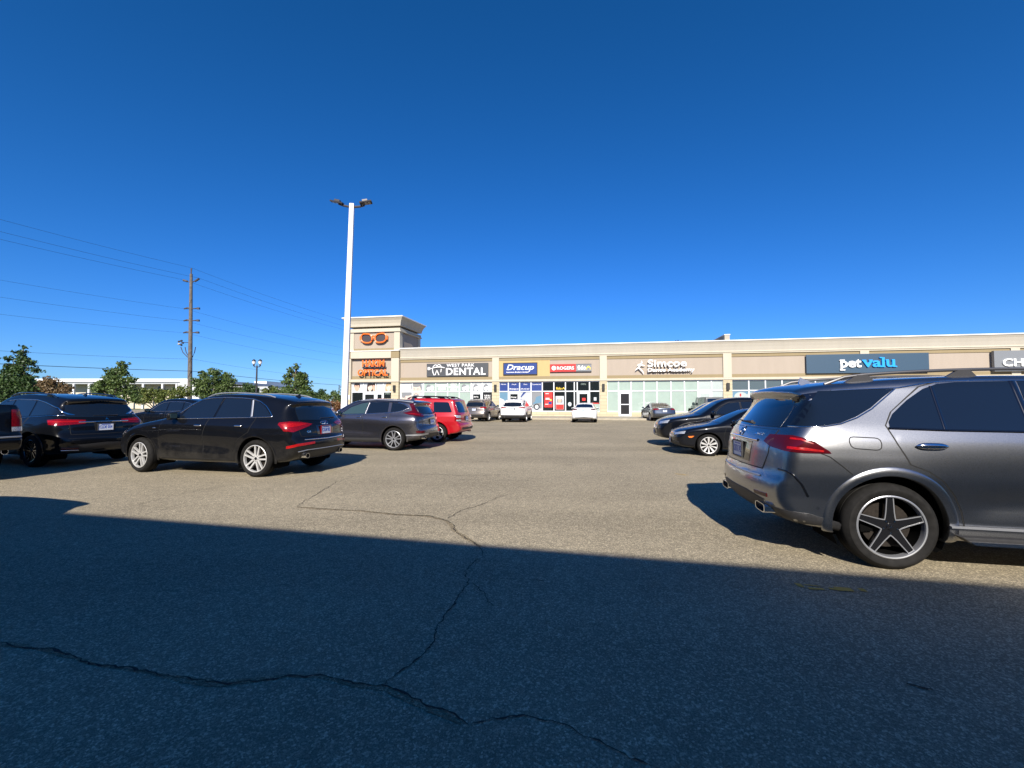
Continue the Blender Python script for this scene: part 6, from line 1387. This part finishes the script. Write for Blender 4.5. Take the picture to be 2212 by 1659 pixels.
JP = dict(h=.05, ztop=1.9, sil=[(-1.9, .48), (-2.02, .55), (-2.04, .75), (-1.98, .80), (-1.95, 1.3), (-1.90, 1.80), (-1.82, 1.84), (.55, 1.84), (.62, 1.80), (.85, 1.25), (2.0, 1.15), (2.1, 1.0), (2.12, .6), (2.0, .5)],
          sec=[(.2, .74), (.5, .78), (1.2, .79), (1.3, .77), (1.8, .70)], belt=1.22, af=1.5, ar=-1.25, R=.40, Ra=.47, rr=.22, tw=.26, track=.93, haunch=0, crown=.015, bowr=.02, bowf=.03, k=.04, tr=.02, tf=.05, well=.4)
JP['feat'] = [('P', 'LR', 'front_door_window', 'car_glass', rect(-.2, .55, 1.3, 1.72), dict(off=.006, r=.05)), ('P', 'LR', 'rear_door_window', 'car_glass', rect(-.95, -.3, 1.3, 1.72), dict(off=.006, r=.05)), ('P', 'LR', 'quarter_window', 'car_glass', rect(-1.75, -1.1, 1.3, 1.72), dict(off=.006, r=.05)),
              ('P', 'B', 'rear_window', 'car_glass', rect(-.52, .52, 1.32, 1.72), dict(off=.006, r=.05)), ('P', 'B', 'taillight', 'lamp_red', rect(.60, .70, .95, 1.15), dict(off=.03)), ('P', 'B', 'taillight', 'lamp_red', rect(-.70, -.60, .95, 1.15), dict(off=.03)), ('P', 'F', 'grille', 'gloss_black', rect(-.4, .4, .8, 1.08), {})]
def jeep_bits(B, root, M):
    for xw in (1.5, -1.25):
        for sg in (1, -1): m = MB(); m.prism([(xw - .6, .62), (xw - .35, .95), (xw + .4, .95), (xw + .62, .68), (xw + .58, .66), (xw + .36, .90), (xw - .32, .90), (xw - .56, .60)], sg * .72, sg * .95); m.build('fender', 'cladding', root)
    m = MB(); m.lathe([(.1, -.10), (.38, -.11), (.40, -.05), (.40, .08), (.1, .1)], 30, 'y'); o = m.build('spare_wheel', 'rubber', root, smooth=True); o.location = (-2.16, 0, 1.0); o.rotation_euler = (0, 0, R(90))
JP['extra'] = [jeep_bits, x_mirror(.55, 1.3, 'cladding', sx=.1, sy=.18, sz=.22), x_plate(.72, 'CMHZ 288', y=.45)]
make_car(JP, 'jp', from_rear(1545, 33.6, JP, HB + 3, 1.02), HB + 3, 1.02, 'boxy dark off road vehicle with upright windows, mostly hidden behind the black SUV', 'off road vehicle', 'paint_grey_green')
# cars further left
make_car(SUVG, 'suvg', (-15.4, 20.6), 166, .98, 'black SUV beyond the gap between the two nearest black SUVs', 'car', 'paint_black_suv')
make_car(suv(plate='CPTN 648'), 'suvg', from_rear(712, 26.6, SUVG, 166, .98), 166, .98, 'white SUV half hidden between the dusty black SUV and the grey crossover', 'car', 'paint_white')
make_car(suv(plate='CJGT 815'), 'suvg', from_rear(815, 33.8, SUVG, HB + 2, 1.03), HB + 2, 1.03, 'dark navy SUV before the optician entrance, only its roof showing', 'car', 'paint_navy')
make_car(suv(plate='CDYF 294'), 'suvg', (-21.5, 16.6), 162, .93, 'pale silver car whose roof shows above the pickup at the left edge', 'car', 'paint_silver')
make_car(suv(plate='CNRE 572'), 'suvg', (-8.35, 4.05), 170, 1.0, 'silver SUV outside the left edge whose shadow reaches into the frame', 'car', 'paint_silver')

for o_ in list(bpy.data.objects):
    if o_.name.startswith('parked_car') and o_.parent is None: o_['group'] = 'vehicles parked in the lot'

# ---------------------------------------------------------------- lamp posts, utility poles, wires
X = (743 - 1106) / FPX * 19.3
lp = empty('light_pole', (X, 19.3, 0), R(8), 'tall square white light pole with two flat lamp heads', 'light pole')
hgt = 10.25; lean = .22
m = MB(); v = []
for z, wd, dx in ((0, .128, 0), (hgt, .098, lean)): v += [(dx - wd, -wd, z), (dx + wd, -wd, z), (dx + wd, wd, z), (dx - wd, wd, z)]
m.add(v, [(0, 1, 5, 4), (1, 2, 6, 5), (2, 3, 7, 6), (3, 0, 4, 7), (4, 5, 6, 7)]); m.build('pole', 'pole_white', lp, bevel=.02)
m = MB(); m.lathe([(0, 0), (.34, 0), (.34, .7), (.30, .74), (0, .74)], 24, 'z'); m.build('concrete_base', 'concrete', lp)
for sg, up, tw in ((1, .22, .25), (-1, .02, -.35)):
    m = MB(); m.tube([(lean, 0, hgt - .15), (lean + sg * .35, -.05, hgt - .12), (lean + sg * .55, -.08, hgt - .06)], .05, 8); m.build('arm', 'insulator', lp, smooth=True)
    m = MB(); m.box(-.25, .27, -.17, .17, -.03, .03); 
    m.cm = 1
    for k in range(3): m.box(-.18 + .14 * k, -.07 + .14 * k, -.14, .14, -.037, -.031)
    o = m.build('lamp_head', ['panel', 'lens_grey'], lp, bevel=0); o.location = (lean + sg * .60, -.1, hgt + up * .3 - .02); o.rotation_euler = (R(2), -R(12), 0) if sg > 0 else (R(-13), -R(9), math.pi)
    m = MB(); m.box(-.12, .1, -.14, .14, .03, .11); m.build('driver_box', 'insulator', o)
def upole(loc, label, detail=True):
    p = empty('utility_pole', (loc[0], loc[1], 0), 0, label, 'utility pole', 'wooden utility poles along the road')
    m = MB(); m.tube([(0, 0, 0), (-.10, 0, 7), (-.22, 0, 13.7)], [.21, .17, .12], 12); m.build('pole', 'wood_pole', p, smooth=True, angle=50)
    m = MB(); m.tube([(-.22, 0, 13.6), (-.22, 0, 14.25)], [.05, .07], 6); m.build('top_insulator', 'insulator', p)
    for sg in (-1, 1):
        m = MB(); m.tube([(-.2 + .1 * sg, 0, 12.9), (-.2 + .75 * sg, 0, 13.25 if sg > 0 else 13.1)], [.04, .06], 6); m.tube([(-.2 + .35 * sg, 0, 12.98), (-.2 + .75 * sg, 0, 13.25 if sg > 0 else 13.1)], [.09, .10], 8); m.build('post_insulator', 'insulator', p, smooth=True)
    for z in (10.35, 9.2, 8.05):
        m = MB(); m.tube([(-.8, 0, z), (-.45, 0, z + .08), (-.15, 0, z), (.2, 0, z + .02), (.62, 0, z + .05)], [.06, .09, .05, .05, .09], 6); m.box(.45, .68, -.08, .08, z - .06, z + .12); m.build('crossarm', 'insulator', p)
    for k in range(5):
        m = MB(); a = R(72 * k); m.tube([(-1.05 + .16 * math.cos(a), -.05, 7.1 + .16 * math.sin(a)), (-1.05 + .24 * math.cos(a), .1, 7.1 + .24 * math.sin(a))], .09, 6); m.build('splice_case', 'insulator', p)
    m = MB(); m.tube([(-.9, 0, 7.15), (0, 0, 7.1)], .03, 6)
    for x in (-1.0, -.6, .4): m.tube([(x, 0, 6.7), (x * .8, 0, 6.2), (x * .35, 0, 5.75), (-.05, 0, 5.6)], .035, 6)
    m.build('drop_cable', 'wire', p, smooth=True)
    return p
PD = Vector((.249, .968)); PC = Vector(((410.5 - 1106) / FPX * 42, 42)); PP = [PC - PD * 46, PC, PC + PD * 46]
labs = ['wooden utility pole outside the left edge', 'tall weathered wooden utility pole with insulators, left of the shops', 'wooden utility pole hidden behind the corner tower']
for p, l in zip(PP, labs): upole(p, l)
for dx_, z, r_, lb in ((-.22, 14.3, .009, 'topmost thin power wire on the utility poles'), (.55, 13.3, .009, 'upper power wire on the right hand insulator'), (-.95, 13.15, .009, 'upper power wire on the left hand insulator'), (-.7, 10.35, .007, 'highest of the three middle wires'), (-.7, 9.2, .007, 'middle of the three middle wires'), (-.7, 8.05, .007, 'lowest of the three middle wires'),
                      (.1, 5.55, .008, 'thin wire above the thick black cable'), (.15, 4.4, .02, 'thick black cable, lowest on the utility poles')):
    m = MB()
    for a, c in ((PP[0], PP[1]), (PP[1], PP[2])):
        pts = []
        for k in range(25): t = k / 24; p = a.lerp(c, t); pts.append((p.x + dx_, p.y, z - 4 * (.85 if r_ < .02 else .5) * t * (1 - t)))
        m.tube(pts, r_, 5)
    tag(m.build('power_wire', 'wire', None, smooth=True), lb, 'wire', 'overhead wires')
# twin globe lamp post
gx = (553 - 1106) / FPX * 38; g = empty('globe_lamp_post', (gx, 38, 0), R(0), 'slim black lamp post with two globe lamps', 'lamp post')
m = MB(); m.tube([(0, 0, 0), (0, 0, .8), (.01, 0, .85), (.03, 0, 4.55)], [.13, .12, .085, .06], 10); m.tube([(.03, 0, 4.5), (.03, 0, 4.72)], [.06, .02], 8); m.build('pole', 'dark_iron', g, smooth=True)
m = MB(); m.tube([(-.24, 0, 4.62), (-.20, 0, 4.5), (.03, 0, 4.48), (.26, 0, 4.5), (.30, 0, 4.62)], .035, 6); m.build('arm', 'dark_iron', g, smooth=True)
for sx in (-.24, .30):
    m = MB(); m.lathe([(.05, 4.6), (.09, 4.75), (.145, 4.85), (.15, 4.95)], 16, 'z'); m.cm = 1; m.lathe([(.15, 4.95), (.145, 5.02), (.11, 5.09), (.05, 5.14), (0, 5.15)], 16, 'z'); m.cm = 1; m.lathe([(.045, 4.55), (.06, 4.62), (.09, 4.75)], 12, 'z')
    o = m.build('globe', ['globe', 'dark_iron'], g, smooth=True); o.location = (sx, 0, 0)
# far lattice mast
g = empty('lattice_mast', ((737 - 1106) / FPX * 150, 150, 0), 0, 'tiny far lattice mast left of the light pole', 'mast'); m = MB()
for sx in (-.9, .9): m.tube([(sx, 0, 0), (sx * .8, 0, 7.2)], .12, 4)
for k in range(7): m.tube([(-.9, 0, k), (.9, 0, k + 1)], .07, 4); m.tube([(.9, 0, k), (-.9, 0, k + 1)], .07, 4)
m.build('lattice', 'insulator', g)

# ---------------------------------------------------------------- far buildings on the left
def W_(px, Y): return (px - 1106) / FPX * Y
def H_(py, Y): return CAMH + (868 - py) / FPX * Y
Y = 95
g = empty('arena_building', (0, Y, 0), 0, 'long low cream building with a white roof fascia and columns behind the trees', 'building')
m = MB(); m.box(W_(-60, Y), W_(388, Y), 3, 30, 0, H_(829, Y)); m.build('wall', 'arena_wall', g)
m = MB(); m.box(W_(-60, Y), W_(420, Y), 0, 30, H_(824.5, Y), H_(818, Y)); m.build('roof_fascia', 'roof_white', g)
m = MB(); m.prism([(0, H_(824.4, Y)), (2.9, H_(829, Y)), (2.9, H_(824.4, Y))], W_(-60, Y), W_(386, Y), 'x'); m.box(W_(-60, Y), W_(386, Y), .3, .5, H_(829.4, Y), H_(824.6, Y)); m.build('canopy', 'arena_grey', g)
for px in (-20, 30, 80, 155, 160 + 28, 262, 305, 347, 378):
    m = MB(); m.box(W_(px, Y), W_(px + 3.5, Y), .1, .5, 0, H_(829.4, Y)); m.build('column', 'roof_white', g)
for px in (172, 318, 352):
    m = MB(); m.box(W_(px, Y), W_(px + 14, Y), 2.9, 3, 0, H_(834, Y)); m.build('window', 'store_dark', g)
m = MB(); m.prism([(W_(388, Y), 0), (W_(388, Y), H_(829, Y)), (W_(408, Y), H_(819, Y)), (W_(434, Y), H_(822, Y)), (W_(434, Y), 0)], -.5, 6); m.build('gable_wall', 'roof_white', g)
Y = 160
g = empty('distant_building', (0, Y, 0), 0, 'pale grey stepped building far behind the trees and the globe lamp post', 'building')
m = MB(); m.box(W_(470, Y), W_(582, Y), 0, 20, 0, H_(833, Y)); m.build('lower_wall', 'far_grey', g)
m = MB(); m.box(W_(545, Y), W_(572, Y), 1, 19, 0, H_(823, Y)); m.build('upper_wall', 'roof_white', g)
m = MB(); m.box(W_(572, Y), W_(604, Y), 6, 20, 0, H_(838, Y)); m.build('side_wing', 'arena_grey', g)

# ---------------------------------------------------------------- trees and bushes
def tree(name, label, px, Y, top, wpx, leaf, n, seed, lobes=None, cat='tree', base=.0, group=None, leafsize=.16, trunk=True, dens=1.0, top_round=.6):
    """crown made of clumps; each clump a cloud of small leaf faces round short twigs"""
    r = np.random.default_rng(seed); s = FPX / Y; hgt_ = H_(top, Y); cw = wpx / s / 2; X = W_(px, Y)
    root = empty(name, (X, Y, 0), 0, label, cat, group)
    if lobes is None:
        lobes = []
        zc0 = base + (hgt_ - base) * .2
        for k in range(n):
            t = r.uniform(0, 1); z = zc0 + (hgt_ - zc0) * t; rad = cw * (1 - t ** 2 * top_round) * .72 * np.sqrt(r.uniform(0, 1)); a = r.uniform(0, 6.28)
            lobes.append((rad * np.cos(a), rad * np.sin(a), z - .25, r.uniform(.28, .5) * cw ** .5 * .62))
        lobes.append((0, 0, hgt_ - .25, .22))
    V = []; Cc = []
    for (x, y, z, q) in lobes:
        m_ = int(215 * dens * (q / .4) ** 2 * (.16 / leafsize) ** 2); d = r.normal(size=(m_, 3)); d /= np.linalg.norm(d, axis=1)[:, None]; rr = q * (r.uniform(.15, 1.0, m_) ** .5) * r.uniform(.7, 1.6, m_)
        c = np.array([x, y, z]) + d * rr[:, None] * np.array([1.05, 1.05, .85]); u = r.normal(size=(m_, 3)) + d * .3 + np.array([0, 0, .4]); u /= np.linalg.norm(u, axis=1)[:, None]
        w_ = np.cross(u, r.normal(size=(m_, 3))); w_ /= np.linalg.norm(w_, axis=1)[:, None]; t = np.cross(u, w_); ls = leafsize * r.uniform(.55, 1.2, m_)[:, None]
        V.append(np.stack([c - w_ * ls * .5, c + t * ls * .38, c + w_ * ls * .6, c - t * ls * .38], 1)); Cc.append(np.clip(r.normal(r.uniform(.25, .75), .25, m_), 0, 1))
    V = np.concatenate(V).reshape(-1, 3); V[:, 2] = np.maximum(V[:, 2], .05); Cc = np.concatenate(Cc); N = len(Cc)
    me = bpy.data.meshes.new('crown'); me.vertices.add(4 * N); me.vertices.foreach_set('co', V.ravel()); me.loops.add(4 * N); me.loops.foreach_set('vertex_index', np.arange(4 * N)); me.polygons.add(N)
    me.polygons.foreach_set('loop_start', np.arange(0, 4 * N, 4)); me.polygons.foreach_set('loop_total', np.full(N, 4)); me.update(); me.validate()
    at = me.attributes.new('leafcol', 'FLOAT', 'FACE'); at.data.foreach_set('value', Cc); link('crown', me, root, leaf)
    if trunk:
        m = MB(); tr_ = .05 + hgt_ * .012; m.tube([(0, 0, 0), (.05, 0, hgt_ * .3), (-.04, .03, hgt_ * .6), (.02, 0, hgt_ * .9)], [tr_ * 1.3, tr_, tr_ * .6, .02], 8)
        for (x, y, z, q) in lobes[::8]:
            z0 = max(.4, z - .9 * math.hypot(x, y) - .3); m.tube([(0, 0, z0), (x * .5, y * .5, (z0 + z) / 2 + .05), (x, y, z)], [tr_ * .45, tr_ * .3, .012], 5, cap=False)
        m.build('trunk', 'bark', root, smooth=True)
    return root
def lob(pts, Y, px0, seed=0, per=1):
    """clump centres given as photo pixels: (px, py, radius px)"""
    r = random.Random(seed); out = []
    for x, y, q in pts:
        for k in range(per):
            X0, Y0, Z0, Q0 = W_(x, Y) - W_(px0, Y) + (r.uniform(-.2, .2) if k else 0), r.uniform(-.7, .7) * min(1.5, q / FPX * Y * 1.6), H_(y, Y), q / FPX * Y * .84
            out.append((X0, Y0, Z0, Q0))
            for j in range(3):                                   # ragged outer tufts
                a = r.uniform(-.4, 3.6); d_ = Q0 * r.uniform(.9, 1.35); out.append((X0 + d_ * math.cos(a), Y0 + r.uniform(-.3, .3), Z0 + d_ * math.sin(a) * .9, Q0 * r.uniform(.25, .42)))
    return out
Y = 31
tree('maple_tree', 'tall dark green tree at the left edge with a pointed top', 45, Y, 741, 110, 'leaf_dark', 0, 3, lob([(44, 750, 5), (45, 762, 8), (48, 778, 11), (30, 780, 7), (14, 774, 7), (68, 785, 8), (20, 797, 12), (46, 798, 14), (74, 800, 8), (5, 812, 16), (35, 822, 20), (62, 822, 12), (20, 840, 18), (50, 842, 16), (-10, 830, 15), (72, 838, 9), (-14, 800, 8), (0, 856, 16), (35, 860, 18), (60, 858, 14)], Y, 45, per=2), leafsize=.17)
Y = 38
tree('bronze_bush', 'brownish bushy tree between the left edge tree and the cream building', 103, Y, 812, 70, 'leaf_brown', 0, 5, lob([(98, 822, 9), (110, 828, 13), (88, 835, 12), (125, 838, 12), (105, 845, 14), (75, 845, 12), (138, 850, 10), (120, 856, 12), (90, 858, 12)], Y, 103, per=2), leafsize=.14, dens=.8)
Y = 33
tree('maple_tree', 'green tree standing before the cream building, right of the black SUV roof', 250, Y, 779, 95, 'leaf_mid', 0, 8, lob([(258, 789, 9), (248, 803, 12), (266, 806, 11), (225, 815, 10), (240, 822, 15), (262, 826, 15), (282, 822, 8), (222, 838, 15), (248, 842, 16), (275, 846, 15), (215, 856, 14), (240, 862, 15), (268, 866, 14), (290, 862, 10)], Y, 250, per=2), leafsize=.16)
Y = 40
tag(tree('hedge', 'yellow green clipped growth between the two green trees on the left', 345, Y, 838, 130, 'leaf_light', 0, 9, lob([(295, 850, 10), (310, 846, 9), (325, 850, 10), (340, 848, 9), (355, 852, 10), (370, 848, 9), (388, 852, 10), (400, 850, 9), (392, 838, 7), (318, 862, 11), (350, 864, 11), (380, 864, 11), (300, 866, 10)], Y, 345, per=3), cat='hedge', leafsize=.15, trunk=True, dens=.8))
Y = 37
tree('linden_tree', 'rounded green tree just right of the utility pole', 462, Y, 793, 92, 'leaf_mid', 0, 12, lob([(455, 803, 8), (468, 806, 9), (440, 812, 10), (482, 812, 9), (462, 820, 15), (430, 828, 12), (492, 828, 13), (448, 836, 15), (476, 838, 15), (424, 848, 12), (503, 848, 12), (455, 856, 15), (485, 858, 13), (512, 842, 6)], Y, 462, per=2), leafsize=.15)
tree('young_tree', 'small dark green tree behind the globe lamp post', 538, 43, 826, 45, 'leaf_dark', 0, 14, lob([(530, 834, 7), (542, 838, 9), (552, 842, 8), (524, 846, 9), (540, 852, 11), (556, 856, 9), (528, 860, 10)], 43, 538, per=2), leafsize=.15)
tree('yellowing_tree', 'bright yellow green tree right of the globe lamp post', 585, 40, 832, 60, 'leaf_light', 0, 15, lob([(585, 840, 7), (595, 846, 10), (575, 850, 10), (608, 850, 9), (562, 858, 9), (590, 860, 12), (612, 862, 10)], 40, 585, per=2), leafsize=.14)
Y = 34
tree('oak_tree', 'tall two tiered green tree between the globe lamp post and the white light pole', 637, Y, 782, 100, 'leaf_mid', 0, 16, lob([(637, 788, 4), (640, 796, 6), (627, 802, 6), (636, 810, 9), (622, 812, 7), (655, 812, 8), (645, 822, 13), (625, 825, 10), (660, 824, 8), (640, 836, 14), (618, 842, 9), (665, 838, 7), (630, 850, 14), (655, 850, 14), (605, 856, 12), (675, 856, 12), (640, 864, 14), (690, 864, 9), (620, 868, 12), (665, 868, 12)], Y, 637, per=2), leafsize=.15)
tree('young_tree', 'dark green tree right of the two tiered tree', 693, 48, 839, 34, 'leaf_dark', 0, 18, lob([(693, 846, 6), (686, 853, 7), (700, 854, 7), (690, 862, 9), (703, 864, 7)], 48, 693, per=2), leafsize=.16)
tree('young_tree', 'green tree nearest to the light pole', 722, 46, 844, 36, 'leaf_mid', 0, 19, lob([(720, 851, 7), (712, 858, 7), (730, 858, 7), (722, 866, 9), (736, 866, 7)], 46, 722, per=2), leafsize=.15)
tree('red_shrub', 'reddish brown shrubbery below the tree nearest to the light pole', 722, 36, 866, 60, 'leaf_red', 0, 20, lob([(705, 872, 7), (718, 874, 8), (732, 876, 8), (698, 880, 7), (715, 884, 9), (735, 888, 9), (742, 878, 6)], 36, 722, per=2), cat='shrub', leafsize=.12)
tree('distant_tree', 'treetop just showing above the parapet over the dance school', 1469, 75, 730, 30, 'leaf_dark', 0, 22, lob([(1464, 738, 3.5), (1470, 736, 3), (1476, 738, 3), (1468, 744, 6), (1474, 750, 8), (1462, 752, 8)], 75, 1469, per=1), leafsize=.25, dens=.5)
b = MB(); b.tube([(0, 0, 0), (0, 0, .8)], .02, 5); b.box(-.1, .1, -.02, .02, .5, .54); o = tag(b.build('roof_mast', 'insulator', None), 'thin mast on the roof beside the tower', 'mast'); o.location = P0 + BD * U(926, 3) + BN * 3 + Vector((0, 0, 6.3))

for o_ in list(bpy.data.objects):
    if o_.parent is None and o_.get('category') == 'tree' and not o_.get('group'): o_['group'] = 'trees along the far side of the lot'
